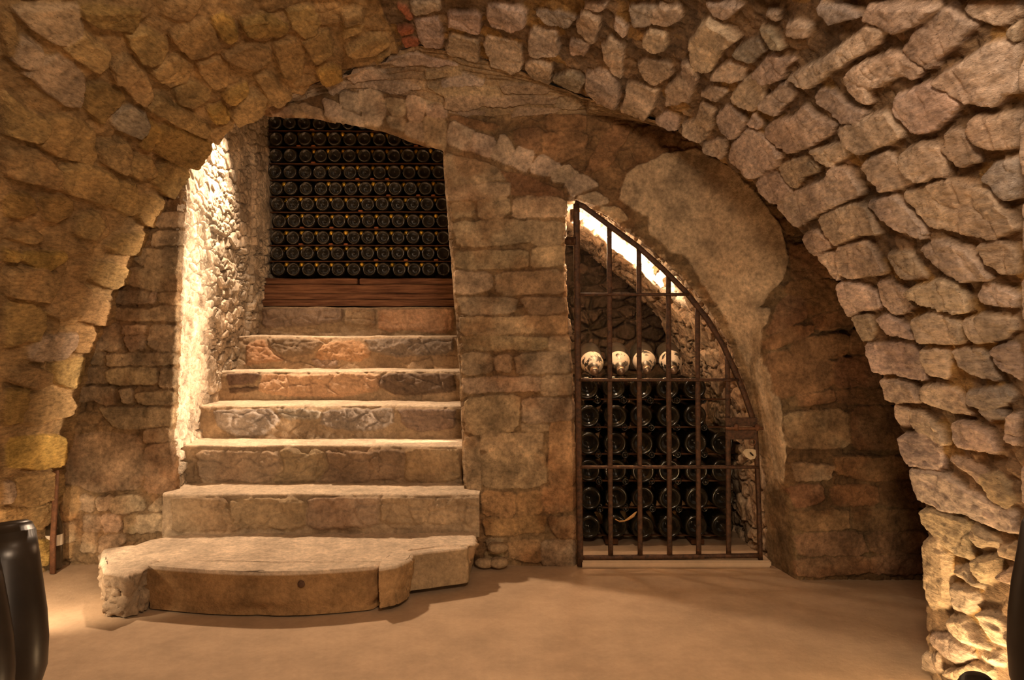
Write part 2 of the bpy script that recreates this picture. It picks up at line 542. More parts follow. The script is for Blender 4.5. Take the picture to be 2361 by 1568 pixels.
# ------------------------------------------------------------------ materials
def new_mat(name):
    m = bpy.data.materials.new(name); m.use_nodes = True
    nt = m.node_tree; return m, nt, nt.nodes['Principled BSDF']
def node(nt, t, **kw):
    n = nt.nodes.new(t)
    for k, v in kw.items():
        if k in n.inputs.keys(): n.inputs[k].default_value = v
        else: setattr(n, k, v)
    return n
def stone_mat(name, rough=0.92, fine=0.35, coarse=0.5, pits=0.0, streak=None, bump=0.006):
    m, nt, b = new_mat(name); L = nt.links
    at_ = node(nt, 'ShaderNodeAttribute', attribute_name='tone')
    tc = node(nt, 'ShaderNodeTexCoord')
    src = tc.outputs['Object']
    if streak:
        mp = node(nt, 'ShaderNodeMapping'); mp.inputs['Scale'].default_value = streak
        L.new(src, mp.inputs[0]); vec = mp.outputs[0]
    else: vec = src
    n1 = node(nt, 'ShaderNodeTexNoise', Scale=7.0, Detail=8.0, Roughness=0.65)
    n2 = node(nt, 'ShaderNodeTexNoise', Scale=55.0, Detail=6.0, Roughness=0.7)
    L.new(src, n1.inputs['Vector']); L.new(vec, n2.inputs['Vector'])
    r1 = node(nt, 'ShaderNodeMapRange'); r1.inputs[1].default_value = 0.3; r1.inputs[2].default_value = 0.7
    r1.inputs[3].default_value = 1 - coarse * 0.75; r1.inputs[4].default_value = 1 + coarse * 0.35
    L.new(n1.outputs[0], r1.inputs[0])
    r2 = node(nt, 'ShaderNodeMapRange'); r2.inputs[1].default_value = 0.3; r2.inputs[2].default_value = 0.7
    r2.inputs[3].default_value = 1 - fine; r2.inputs[4].default_value = 1 + fine * 0.6
    L.new(n2.outputs[0], r2.inputs[0])
    mu = node(nt, 'ShaderNodeMath', operation='MULTIPLY'); L.new(r1.outputs[0], mu.inputs[0]); L.new(r2.outputs[0], mu.inputs[1])
    fac = mu.outputs[0]
    if pits:
        vo = node(nt, 'ShaderNodeTexVoronoi', Scale=95.0); L.new(vec, vo.inputs['Vector'])
        r3 = node(nt, 'ShaderNodeMapRange'); r3.inputs[1].default_value = 0.06; r3.inputs[2].default_value = 0.22
        r3.inputs[3].default_value = 1 - pits; r3.inputs[4].default_value = 1.0
        L.new(vo.outputs['Distance'], r3.inputs[0])
        n4 = node(nt, 'ShaderNodeTexNoise', Scale=20.0, Detail=3.0); L.new(src, n4.inputs['Vector'])
        r4 = node(nt, 'ShaderNodeMapRange'); r4.inputs[1].default_value = 0.42; r4.inputs[2].default_value = 0.56
        L.new(n4.outputs[0], r4.inputs[0])
        mx = node(nt, 'ShaderNodeMix', data_type='FLOAT'); mx.inputs[2].default_value = 1.0
        L.new(r4.outputs[0], mx.inputs[0]); L.new(r3.outputs[0], mx.inputs[3])
        m2 = node(nt, 'ShaderNodeMath', operation='MULTIPLY'); L.new(fac, m2.inputs[0]); L.new(mx.outputs[0], m2.inputs[1]); fac = m2.outputs[0]
    vm = node(nt, 'ShaderNodeVectorMath', operation='SCALE'); L.new(at_.outputs['Color'], vm.inputs[0]); L.new(fac, vm.inputs['Scale'])
    L.new(vm.outputs[0], b.inputs['Base Color'])
    b.inputs['Roughness'].default_value = rough; b.inputs['Specular IOR Level'].default_value = 0.2
    n3 = node(nt, 'ShaderNodeTexNoise', Scale=160.0, Detail=5.0, Roughness=0.65); L.new(vec, n3.inputs['Vector'])
    ad = node(nt, 'ShaderNodeMath', operation='MULTIPLY_ADD'); ad.inputs[1].default_value = 0.35
    L.new(n3.outputs[0], ad.inputs[0]); L.new(n2.outputs[0], ad.inputs[2])
    bp = node(nt, 'ShaderNodeBump'); bp.inputs['Distance'].default_value = bump; bp.inputs['Strength'].default_value = 0.9
    L.new(ad.outputs[0], bp.inputs['Height']); L.new(bp.outputs[0], b.inputs['Normal'])
    return m
def simple_mat(name, col, rough=0.6, metal=0.0, noise=0.3, scale=30.0, bump=0.0, spec=0.5, stretch=None, col2=None):
    m, nt, b = new_mat(name); L = nt.links
    tc = node(nt, 'ShaderNodeTexCoord'); src = tc.outputs['Object']
    if stretch:
        mp = node(nt, 'ShaderNodeMapping'); mp.inputs['Scale'].default_value = stretch; L.new(src, mp.inputs[0]); src = mp.outputs[0]
    n = node(nt, 'ShaderNodeTexNoise', Scale=scale, Detail=6.0, Roughness=0.65); L.new(src, n.inputs['Vector'])
    cr = node(nt, 'ShaderNodeValToRGB'); L.new(n.outputs[0], cr.inputs[0])
    c2 = col2 or tuple(min(1, c * (1 + noise)) for c in col)
    cr.color_ramp.elements[0].position = 0.32; cr.color_ramp.elements[0].color = tuple(c * (1 - noise) for c in col) + (1,)
    cr.color_ramp.elements[1].position = 0.68; cr.color_ramp.elements[1].color = c2 + (1,)
    L.new(cr.outputs[0], b.inputs['Base Color'])
    b.inputs['Roughness'].default_value = rough; b.inputs['Metallic'].default_value = metal; b.inputs['Specular IOR Level'].default_value = spec
    if bump:
        bp = node(nt, 'ShaderNodeBump'); bp.inputs['Distance'].default_value = bump; L.new(n.outputs[0], bp.inputs['Height']); L.new(bp.outputs[0], b.inputs['Normal'])
    return m
M_VAULT = stone_mat('vault_limestone', pits=0.65, streak=(1.3, 0.5, 1.8), fine=0.55, coarse=0.7, bump=0.009)
M_WALL = stone_mat('wall_limestone', fine=0.5, coarse=0.8, pits=0.35, bump=0.008)
M_STEP = stone_mat('step_stone', fine=0.35, coarse=0.5, bump=0.006)
M_FLOOR = stone_mat('screed_floor', fine=0.07, coarse=0.25, bump=0.0012, rough=0.8)
M_WOOD = simple_mat('old_red_brown_wood', (0.13, 0.045, 0.020), 0.75, noise=0.45, scale=9, bump=0.002, stretch=(0.6, 6, 9), spec=0.3, col2=(0.30, 0.15, 0.08))
M_LATH = simple_mat('dark_lath_wood', (0.10, 0.045, 0.02), 0.8, noise=0.4, scale=20, stretch=(0.5, 4, 4), spec=0.2)
M_WEDGE = simple_mat('wedge_wood', (0.32, 0.11, 0.04), 0.8, noise=0.3, scale=30, spec=0.2)
M_IRON = simple_mat('rusted_iron', (0.045, 0.024, 0.014), 0.62, metal=0.35, noise=0.5, scale=60, bump=0.0008, col2=(0.12, 0.055, 0.025))
M_RUST = simple_mat('orange_rust', (0.15, 0.065, 0.028), 0.8, noise=0.4, scale=70, bump=0.0008)
M_GLASS = simple_mat('dark_green_glass', (0.026, 0.022, 0.016), 0.2, noise=0.12, scale=14, spec=0.8, col2=(0.034, 0.029, 0.021))
M_GLASS_FG = simple_mat('clean_dark_glass', (0.014, 0.010, 0.007), 0.34, noise=0.3, scale=5, spec=0.35, col2=(0.026, 0.018, 0.012))
M_GLASS2 = simple_mat('dusty_magnum_glass', (0.006, 0.007, 0.005), 0.15, noise=0.5, scale=18, spec=0.55, col2=(0.024, 0.020, 0.013))
M_GOLD = simple_mat('gold_foil', (0.85, 0.55, 0.08), 0.3, metal=0.7, noise=0.15, scale=80)
M_PAPER = simple_mat('dry_leaf', (0.5, 0.3, 0.12), 0.8, noise=0.2)
M_PLATE = simple_mat('pale_enamel', (0.55, 0.45, 0.30), 0.5, noise=0.25, scale=60)

def chalk_mat():
    """magnum with whitewashed shoulder: chalk coat up to the start of the body, ragged edge"""
    m, nt, b = new_mat('chalked_magnum_glass'); L = nt.links
    tc = node(nt, 'ShaderNodeTexCoord'); sp = node(nt, 'ShaderNodeSeparateXYZ'); L.new(tc.outputs['Object'], sp.inputs[0])
    oi = node(nt, 'ShaderNodeObjectInfo')
    ad = node(nt, 'ShaderNodeVectorMath', operation='ADD'); cmb = node(nt, 'ShaderNodeCombineXYZ')
    ml = node(nt, 'ShaderNodeMath', operation='MULTIPLY'); ml.inputs[1].default_value = 9.0
    L.new(oi.outputs['Random'], ml.inputs[0]); L.new(ml.outputs[0], cmb.inputs[0])
    L.new(tc.outputs['Object'], ad.inputs[0]); L.new(cmb.outputs[0], ad.inputs[1])
    n = node(nt, 'ShaderNodeTexNoise', Scale=22.0, Detail=5.0, Roughness=0.6); L.new(ad.outputs[0], n.inputs['Vector'])
    # chalk between the neck (z 0.26) and the body (z 0.17)
    a = node(nt, 'ShaderNodeMapRange'); a.inputs[1].default_value = 0.180; a.inputs[2].default_value = 0.186; L.new(sp.outputs[2], a.inputs[0])
    c = node(nt, 'ShaderNodeMapRange'); c.inputs[1].default_value = 0.272; c.inputs[2].default_value = 0.262; L.new(sp.outputs[2], c.inputs[0])
    g = node(nt, 'ShaderNodeMapRange'); g.inputs[1].default_value = 0.56; g.inputs[2].default_value = 0.53; L.new(n.outputs[0], g.inputs[0])
    m1 = node(nt, 'ShaderNodeMath', operation='MULTIPLY'); m2 = node(nt, 'ShaderNodeMath', operation='MULTIPLY')
    L.new(a.outputs[0], m1.inputs[0]); L.new(c.outputs[0], m1.inputs[1]); L.new(m1.outputs[0], m2.inputs[0]); L.new(g.outputs[0], m2.inputs[1])
    mx = node(nt, 'ShaderNodeMix', data_type='RGBA'); mx.inputs[6].default_value = (0.018, 0.015, 0.011, 1); mx.inputs[7].default_value = (0.62, 0.54, 0.43, 1)
    L.new(m2.outputs[0], mx.inputs[0]); L.new(mx.outputs[2], b.inputs['Base Color'])
    r = node(nt, 'ShaderNodeMapRange'); r.inputs[3].default_value = 0.35; r.inputs[4].default_value = 0.8; L.new(m2.outputs[0], r.inputs[0]); L.new(r.outputs[0], b.inputs['Roughness'])
    return m
M_CHALK = chalk_mat()
def emit_mat(name, col, s):
    m, nt, b = new_mat(name)
    b.inputs['Emission Color'].default_value = col + (1,); b.inputs['Emission Strength'].default_value = s; return m

# ------------------------------------------------------------------ mesh helpers
def link(name, me, parent=None, **props):
    o = bpy.data.objects.new(name, me); COL.objects.link(o)
    if parent is not None: o.parent = parent
    for k, v in props.items(): o[k] = v
    return o
def grid_mesh(name, P, keep=None, col=None, mat=None, flip=False, smooth_=True):
    n, m = P.shape[:2]
    idx = np.arange(n * m).reshape(n, m)
    q = np.stack([idx[:-1, :-1], idx[1:, :-1], idx[1:, 1:], idx[:-1, 1:]], -1)
    if flip: q = q[..., ::-1]
    q = q[keep] if keep is not None else q.reshape(-1, 4)
    used = np.unique(q); remap = np.full(n * m, -1, np.int64); remap[used] = np.arange(len(used)); q = remap[q]
    V = P.reshape(-1, 3)[used].astype(np.float32)
    me = bpy.data.meshes.new(name)
    me.vertices.add(len(V)); me.vertices.foreach_set('co', V.ravel())
    me.loops.add(q.size); me.loops.foreach_set('vertex_index', q.ravel().astype(np.int32))
    me.polygons.add(len(q)); me.polygons.foreach_set('loop_start', np.arange(0, q.size, 4, dtype=np.int32))
    me.polygons.foreach_set('loop_total', np.full(len(q), 4, np.int32))
    me.polygons.foreach_set('use_smooth', np.full(len(q), smooth_, bool))
    me.update(); me.validate()
    if col is not None: set_tone(me, np.asarray(col).reshape(-1, 3)[used])
    if mat: me.materials.append(mat)
    return me
def set_tone(me, c):
    ca = me.color_attributes.new('tone', 'FLOAT_COLOR', 'POINT')
    a = np.ones((len(c), 4), np.float32); a[:, :3] = np.clip(c, 0, 1); ca.data.foreach_set('color', a.ravel())
def bm_mesh(name, bm, mat, sm=True):
    me = bpy.data.meshes.new(name); bm.normal_update(); bm.to_mesh(me); bm.free()
    for p in me.polygons: p.use_smooth = sm
    if mat: me.materials.append(mat)
    return me
def box(bm, c, s, bevel=0.0, rot=None):
    r = bmesh.ops.create_cube(bm, size=1.0)['verts']
    bmesh.ops.scale(bm, vec=s, verts=r)
    if bevel:
        es = list({e for v in r for e in v.link_edges})
        rr = bmesh.ops.bevel(bm, geom=es, offset=bevel, segments=2, affect='EDGES'); r = list({v for f in rr['faces'] for v in f.verts} | {v for v in r if v.is_valid})
    if rot is not None: bmesh.ops.rotate(bm, cent=(0, 0, 0), matrix=rot, verts=r)
    bmesh.ops.translate(bm, vec=c, verts=r)
    return r
def bar(bm, pts, w, d, nrm=Vector((0, 1, 0)), seed=0):
    """flat bar of width w and depth d swept along points"""
    rings = []; rr = random.Random(seed)
    for i, p in enumerate(pts):
        p = Vector(p); t = (Vector(pts[min(i + 1, len(pts) - 1)]) - Vector(pts[max(i - 1, 0)])).normalized()
        sd = t.cross(nrm).normalized(); k = 1 + 0.12 * (rr.random() - 0.5)
        rings.append([bm.verts.new(p + sd * (w / 2 * k * a) + nrm * (d / 2 * b)) for a, b in
                      ((-1, -.7), (-.7, -1), (.7, -1), (1, -.7), (1, .7), (.7, 1), (-.7, 1), (-1, .7))])
    for a, b in zip(rings[:-1], rings[1:]):
        for i in range(8): bm.faces.new((a[i], a[(i + 1) % 8], b[(i + 1) % 8], b[i]))
    bm.faces.new(rings[0][::-1]); bm.faces.new(rings[-1])
def lathe(bm, prof, seg=28, mtx=None):
    """prof: (radius, z) pairs, spun about z"""
    rings = []
    for r, z in prof:
        if r < 1e-5: rings.append([bm.verts.new((0, 0, z))])
        else: rings.append([bm.verts.new((r * math.cos(2 * math.pi * i / seg), r * math.sin(2 * math.pi * i / seg), z)) for i in range(seg)])
    for a, b in zip(rings[:-1], rings[1:]):
        for i in range(seg):
            j = (i + 1) % seg
            if len(a) == 1 and len(b) == 1: continue
            if len(a) == 1: bm.faces.new((a[0], b[j], b[i]))
            elif len(b) == 1: bm.faces.new((a[i], a[j], b[0]))
            else: bm.faces.new((a[i], a[j], b[j], b[i]))
    if mtx: bmesh.ops.transform(bm, matrix=mtx, verts=[v for r in rings for v in r])
# ------------------------------------------------------------------ the main barrel vault (axis along Y)
XC = -0.37
HALF = [(0, 2.10), (.2, 2.085), (.4, 2.035), (.65, 1.935), (.85, 1.84), (1.02, 1.70), (1.16, 1.49), (1.30, 1.20), (1.42, .88), (1.51, .50), (1.56, .2), (1.575, -.02)]
pp = np.array([(XC - d, z) for d, z in HALF[::-1]] + [(XC + d, z) for d, z in HALF[1:]])
def catmull(p, k=60):
    p = np.vstack([2 * p[0] - p[1], p, 2 * p[-1] - p[-2]]); out = []
    t = np.linspace(0, 1, k, endpoint=False)[:, None]
    for i in range(1, len(p) - 2):
        a, b, c, d = p[i - 1], p[i], p[i + 1], p[i + 2]
        out.append(0.5 * ((2 * b) + (-a + c) * t + (2 * a - 5 * b + 4 * c - d) * t * t + (-a + 3 * b - 3 * c + d) * t ** 3))
    out.append(p[-2][None]); return np.vstack(out)
PR = catmull(pp); PS = np.concatenate([[0], np.cumsum(np.hypot(*np.diff(PR, axis=0).T))]); STOT = PS[-1]
def prof(s):
    x = np.interp(s, PS, PR[:, 0]); z = np.interp(s, PS, PR[:, 1])
    e = 0.01; dx = np.interp(s + e, PS, PR[:, 0]) - np.interp(s - e, PS, PR[:, 0]); dz = np.interp(s + e, PS, PR[:, 1]) - np.interp(s - e, PS, PR[:, 1])
    l = np.hypot(dx, dz); return x, z, dz / l, -dx / l            # inward normal (x, z)
S_MID = float(np.interp(XC, PR[:, 0], PS))
def ray_vault(px, py):
    a, b = ray(px, py); cr = PR[:, 0] * b - (PR[:, 1] - CAMZ) * a; dt = PR[:, 0] * a + (PR[:, 1] - CAMZ) * b
    i = np.where((cr[:-1] * cr[1:] <= 0) & (dt[:-1] > 0))[0]
    if len(i) == 0: i = np.array([np.argmin(np.abs(cr) + (dt < 0) * 9)])
    i = min(i[0], len(PS) - 2); t = cr[i] / (cr[i] - cr[i + 1] + 1e-12); t = min(max(t, 0), 1)
    s = PS[i] + t * (PS[i + 1] - PS[i]); x, z, _, _ = prof(s)
    Y = x / a if abs(a) > abs(b) else (z - CAMZ) / b
    return s, Y
EDGE_PX = [(520, 290), (620, 240), (760, 180), (880, 135), (960, 102), (1080, 130), (1200, 165), (1340, 225), (1440, 252), (1540, 290), (1600, 330),
           (1660, 372), (1760, 440), (1820, 510), (1900, 600), (1942, 650), (1982, 750), (2030, 850), (2060, 920), (2092, 1020), (2140, 1180), (2142, 1300), (2138, 1420), (2132, 1540)]
edge = [ray_vault(*p) for p in EDGE_PX]
ES = np.array([0, edge[0][0] - 0.15] + [e[0] for e in edge] + [STOT]); EY = np.array([3.36, 3.36] + [min(e[1], 3.36) for e in edge] + [2.2])
def yedge(s): return np.interp(s, ES, EY)
def edge_xyz(s): x, z, _, _ = prof(s); return np.stack([x, yedge(s), z], -1)

# ------------------------------------------------------------------ the end wall, seen frontally, with two openings
Y0B = 3.33
def ybase(X, Z):
    xc = np.interp(Z, [0, .5, .85, 1.1, 1.4, 2.2], [1.147, 1.095, 1.06, 1.10, 1.12, 1.12])
    wd = np.interp(Z, [0, .6, .9, 1.2, 2.2], [.05, .05, .10, .35, .40])
    return Y0B - 0.2 * smooth((X - (xc - wd)) / wd)
def ray_wall(px, py):
    a, b = ray(px, py); Y = Y0B
    for _ in range(12): Y = 0.5 * Y + 0.5 * float(ybase(a * Y, CAMZ + b * Y))
    return a * Y, CAMZ + b * Y
def px_wall(pts): return np.array([ray_wall(*p) for p in pts])
STAIR_HOLE = px_wall([(400, 1480), (411, 1135), (402, 1000), (412, 800), (418, 600), (425, 440), (405, 230), (520, 235), (622, 268), (700, 271), (790, 284), (880, 302), (960, 328), (1020, 347),
                      (1026, 450), (1039, 600), (1047, 700), (1058, 850), (1064, 1000), (1070, 1140), (1072, 1480)])
STAIR_TOP = STAIR_HOLE[6:14]
NICHE_HOLE = px_wall([(1334, 1330), (1330, 1150), (1326, 950), (1322, 850), (1310, 740), (1304, 600), (1303, 520), (1308, 462), (1325, 458), (1400, 500), (1500, 572), (1580, 642), (1640, 715), (1690, 805),
                      (1722, 890), (1748, 980), (1762, 1100), (1768, 1200), (1776, 1330)])
ZTOPX = px_wall([(430, 250), (620, 240), (700, 222), (850, 214), (950, 222), (1010, 245), (1060, 262), (1150, 266), (1400, 262), (1540, 285)])
def ztop(X): return np.where((X > -1.04) & (X < .64), np.interp(X, ZTOPX[:, 0], ZTOPX[:, 1]), np.where(X > .64, np.interp(X, [.64, .8, 1.2, 2.4], [1.86, 1.80, 1.75, 1.7]), 2.05))
PLASTER = px_wall([(1440, 400), (1475, 375), (1530, 355), (1600, 345), (1660, 370), (1740, 440), (1800, 520), (1815, 600), (1800, 650), (1745, 705), (1775, 705), (1765, 760), (1752, 790),
                   (1760, 840), (1800, 930), (1812, 1050), (1800, 1120), (1785, 1150), (1775, 1050), (1765, 960), (1725, 850), (1700, 790), (1660, 720), (1620, 650), (1590, 600), (1540, 580), (1500, 540), (1490, 500), (1430, 455)])

# ------------------------------------------------------------------ soffit strip between the barrel's edge and the end wall
SL = 0.36
EDGE_R = edge_xyz(np.linspace(edge[0][0], edge[9][0], 200))
def strip_point(X, t):
    y1 = np.interp(X, EDGE_R[:, 0], EDGE_R[:, 1]); z1 = np.interp(X, EDGE_R[:, 0], EDGE_R[:, 2]); z2 = np.interp(X, ZTOPX[:, 0], ZTOPX[:, 1])
    Y = y1 + (Y0B + .01 - y1) * t; Z = z1 + (z2 - z1) * t + 0.04 * np.sin(math.pi * t) * (z1 - z2 > 0.0)
    return Y, Z
def ray_strip(px, py):
    a, b = ray(px, py); best = None
    for Y in np.linspace(2.9, 3.36, 90):
        X = a * Y; y1 = np.interp(X, EDGE_R[:, 0], EDGE_R[:, 1]); t = (Y - y1) / (Y0B + .01 - y1 + 1e-6)
        _, Z = strip_point(X, np.clip(t, 0, 1)); e = abs(Z - (CAMZ + b * Y))
        if best is None or e < best[0]: best = (e, X, t)
    return best[1], best[2] * SL

STEP_Y = [3.23, 3.46, 3.71, 3.96, 4.20, 4.45, 4.75]; STEP_Z = [.16, .318, .485, .64, .79, .965, 1.13]
def to_uv(surf, p):
    if surf == 'A': return ray_vault(*p)
    if surf == 'B': return ray_wall(*p)
    if surf == 'C': return ray_strip(*p)
    Y = STEP_Y[int(surf[1]) - 1]; a, b = ray(*p); return a * Y, CAMZ + b * Y

TONE = {
    'AL': {'': (.54, .375, .175), 'p': (.60, .47, .32), 'd': (.43, .29, .11), 'o': (.62, .42, .14), 'g': (.52, .43, .32), 'r': (.52, .22, .12)},
    'AR': {'': (.64, .52, .42), 'g': (.45, .40, .33), 'm': (.52, .41, .29), 'r': (.50, .20, .11), 'p': (.66, .55, .46)},
    'B': {'': (.54, .41, .26), 'd': (.36, .21, .11), 'k': (.27, .165, .09), 'o': (.50, .32, .16), 'v': (.64, .51, .36), 'f': (.46, .33, .19)},
    'C': {'': (.55, .42, .28), 'p': (.72, .60, .50)},
    'S': {'': (.48, .36, .23), 'g': (.38, .33, .28), 'd': (.33, .25, .18), 'k': (.20, .14, .10), 'q': (.62, .41, .25)},
}
def stones(surf, U, V, P, h, col, H, w, rough=0.004, tilt_s=0.0, warp=0.007, grow=0.006):
    """raise the masonry units listed for this surface on the field h and give them their tone"""
    wu = U + warp * fbm(P, 13, 3, 31) + warp * .45 * fbm(P, 45, 2, 33); wv = V + warp * fbm(P, 13, 3, 41) + warp * .45 * fbm(P, 45, 2, 43)
    wu = wu + warp * .3 * fbm(P, 110, 2, 35); wv = wv + warp * .3 * fbm(P, 110, 2, 45)
    n1 = fbm(P, 9, 4, 51); n2 = fbm(P * np.array([1, .5, 1.8]), 38, 4, 52, .6)
    rows = U[:, 0]
    for k, (sf, poly, tone) in enumerate(STONES):
        if sf != surf: continue
        q = np.array([to_uv(surf, p) for p in poly]); q = chaikin(q)
        c = q.mean(0); rnd = random.Random(k * 7 + 3)
        i0, i1 = np.searchsorted(rows, [q[:, 0].min() - .02, q[:, 0].max() + .02])
        if i1 <= i0: continue
        sl = slice(i0, i1); mk = (V[sl] > q[:, 1].min() - .02) & (V[sl] < q[:, 1].max() + .02)
        if not mk.any(): continue
        a, b = wu[sl][mk], wv[sl][mk]; d = -poly_sdf(a, b, q) + grow
        Hk = H * rnd.uniform(.7, 1.25); ww = w * rnd.uniform(.8, 1.3)
        if surf == 'A' and c[0] < S_MID - .06: Hk *= 2.0; ww *= 1.25
        if tone == 'm': Hk *= 1.3; ww *= 2.2
        if tone == 'f': Hk *= .45
        if tone in ('v', 'r'): Hk *= 1.1; d = d + .004
        if surf == 'B' and tone in ('d', 'k'): Hk *= .8
        e = smooth(d / ww)
        tu, tv = rnd.uniform(-.06, .06), rnd.uniform(-.06, .06)
        if tilt_s: tu += -tilt_s if c[0] < S_MID - .05 else tilt_s * .25
        hs = Hk + np.clip(tu * (a - c[0]) + tv * (b - c[1]), -.5 * Hk, .9 * Hk) + rough * (1.3 * n1[sl][mk] + .9 * n2[sl][mk])
        blk = h[sl]; blk[mk] = blk[mk] * (1 - e) + hs * e
        key = surf[0]
        if surf == 'A': key = 'AL' if c[0] < S_MID - .06 else 'AR'
        base = np.array(TONE[key].get(tone, TONE[key][''])) * rnd.uniform(.88, 1.12)
        base = base * np.array([1, rnd.uniform(.97, 1.03), rnd.uniform(.92, 1.08)])
        m = smooth((d - .001) / .006)[:, None]
        cb = col[sl]; cb[mk] = cb[mk] * (1 - m) + base * m

def barrel_field(S, Y):
    x, z, nx, nz = prof(S); P = np.stack([x, Y, z], -1)
    left = 1 - smooth((S - (S_MID - .10)) / .05)
    c1, id1 = cells(S / .06 + .3 * fbm(P, 9, 2, 3), Y / .07, 5); c2, id2 = cells(S / .12, Y / .16 + .3 * fbm(P, 6, 2, 4), 9)
    h = np.where(left > .5, .012 * smooth(c2 * 2.2) * (.5 + id2) + .006 * fbm(P, 25, 4, 8), .009 * smooth(c1 * 2) * id1 + .008 * fbm(P, 34, 4, 8) - .004)
    mort = np.where(left[..., None] > .5, np.array([.46, .31, .15]) * (.85 + .3 * id2[..., None]), np.array([.25, .17, .10]) * (.7 + .6 * id1[..., None]))
    # ochre lichen patches in the right half's joints
    oc = smooth((fbm(P, 7, 3, 77) - .22) / .08)[..., None] * (1 - left[..., None]); mort = mort * (1 - .6 * oc) + np.array([.45, .27, .08]) * .6 * oc
    return P, np.stack([nx, 0 * nx, nz], -1), left, h, mort
def auto_courses(S, Y, P, h, col, mask, left):
    d, cid = courses(Y + .012 * fbm(P, 8, 2, 61), S + .012 * fbm(P, 8, 2, 62), .24, .135, 3)
    e = smooth((d - .010) / .02) * mask
    hs = .016 + .016 * cid + .008 * fbm(P, 9, 4, 66)
    h[:] = h * (1 - e) + hs * e
    base = np.where(left[..., None] > .5, TONE['AL'][''], TONE['AR']['']) * (.85 + .3 * cid[..., None])
    m = (smooth((d - .008) / .01) * mask)[..., None]; col[:] = col * (1 - m) + base * m
RES = 0.0042
n_s = int(STOT / RES)
s_ = np.linspace(0, STOT, n_s); YN = 1.02
t_ = np.linspace(0, 1, 560)
S, Tt = np.meshgrid(s_, t_, indexing='ij'); ye = yedge(S) + .012 * vnoise(S * 14, S * 0, S * 0, 5) * (S > edge[0][0])
Y = YN + Tt * (ye - YN)
P, N, left, h, col = barrel_field(S, Y)
ppx = CX + F * P[..., 0] / P[..., 1]; ppy = HY - F * (P[..., 2] - CAMZ) / P[..., 1]
off = smooth(np.maximum(np.maximum(-ppx - 10, ppx - 2361 - 10), np.maximum(-ppy - 10, ppy - 1568 - 10)) / 15.0)
auto_courses(S, Y, P, h, col, off, left)
stones('A', S, Y, P, h, col, .018, .0085, rough=.007, tilt_s=.10, grow=.0075)
col = mottle(col, P, .20)
bkv, _, _ = broken(P, S, Y, .10, 161); h = h + .0035 * bkv
V_ = P + N * (h + .012 * fbm(P, 1.6, 2, 90))[..., None]
# turned-back lip so that the free edge has thickness
lip = [V_]
for k, (dn, dy) in enumerate(((.012, .010), (.05, .016), (.12, .018))):
    q = V_[:, -1:] - N[:, -1:] * dn + np.array([0, dy, 0]); lip.append(q)
V_ = np.concatenate(lip, 1); col = np.concatenate([col] + [col[:, -1:]] * 3, 1)
i_l = int(np.searchsorted(s_, np.interp(0.95, PR[:len(PR) // 2, 1], PS[:len(PR) // 2]))); i_r = int(np.searchsorted(s_, STOT - np.interp(0.50, PR[:len(PR) // 2, 1], PS[:len(PR) // 2])))
def part(name, a, b):
    me = grid_mesh(name, V_[a:b + 1], None, col[a:b + 1], M_VAULT); return link(name, me, kind='structure')
part('wall_left', 0, i_l); part('ceiling', i_l, i_r); part('wall_right', i_r, n_s - 1)
# nearer stretch of the same barrel, round and behind the photographer
sc_ = np.linspace(0, STOT, 260); yc = np.linspace(-2.0, YN + .01, 170); S, Y = np.meshgrid(sc_, yc, indexing='ij')
P, N, left, h, col = barrel_field(S, Y); auto_courses(S, Y, P, h, col, np.ones_like(h), left)
link('ceiling', grid_mesh('ceiling', P + N * h[..., None], None, col, M_VAULT), kind='structure')
# wall closing the room behind the photographer
x, z = np.meshgrid(np.linspace(-2.05, 1.35, 120), np.linspace(-.02, 2.2, 90), indexing='ij'); P = np.stack([x, 0 * x - 1.98, z], -1)
d, cid = courses(x, z, .28, .15, 8); e = smooth((d - .008) / .02); P[..., 1] += e * (.02 + .015 * cid)
link('wall_front', grid_mesh('wall_front', P, None, (np.array(TONE['B']['']) * (.6 + .4 * e[..., None]) * (.85 + .3 * cid[..., None])), M_WALL, flip=True), kind='structure')

# end wall
RB = 0.0045
xs = np.arange(-2.10, 2.36, RB); zs = np.arange(-.01, 2.08, RB)
X, Z = np.meshgrid(xs, zs, indexing='ij'); Yb = ybase(X, Z); P = np.stack([X, Yb, Z], -1)
dS = poly_sdf(X + .006 * fbm(P, 16, 3, 11), Z + .006 * fbm(P, 16, 3, 12), STAIR_HOLE); dN = poly_sdf(X + .008 * fbm(P, 14, 3, 13), Z + .008 * fbm(P, 14, 3, 14), NICHE_HOLE)
dd, cid = courses(X + .02 * fbm(P, 5, 2, 15), Z + .02 * fbm(P, 5, 2, 16), .19, .085, 21)
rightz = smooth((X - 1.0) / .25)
bk, bi, bc = broken(P, X, Z, .09, 151, .7)
h = .006 * smooth((dd - .006) / .014) * (1 - .3 * rightz) + .008 * bk - .003
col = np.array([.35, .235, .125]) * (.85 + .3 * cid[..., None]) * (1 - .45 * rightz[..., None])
upper = (smooth((X + .05) / .2) * smooth((Z - 1.45) / .15) * (1 - smooth((X - .75) / .2)))[..., None]
col = col * (1 - upper) + np.array([.33, .20, .10]) * upper
stones('B', X, Z, P, h, col, .013, .0055, rough=.0055, warp=.009, grow=.0085)
dP = -poly_sdf(X + .022 * fbm(P, 12, 4, 18), Z + .022 * fbm(P, 12, 4, 19), PLASTER); mP = smooth((dP + .002) / .006)
bl = smooth((fbm(P, 6, 4, 23) - .28) / .12)
h = h * (1 - mP) + mP * (.012 + .003 * fbm(P, 5, 3, 24) + .0008 * fbm(P, 60, 2, 25))
col = col * (1 - mP[..., None]) + mP[..., None] * (np.array([.60, .46, .30]) * (1 - .3 * bl[..., None]) * (1 + .08 * fbm(P, 3, 3, 26)[..., None]))
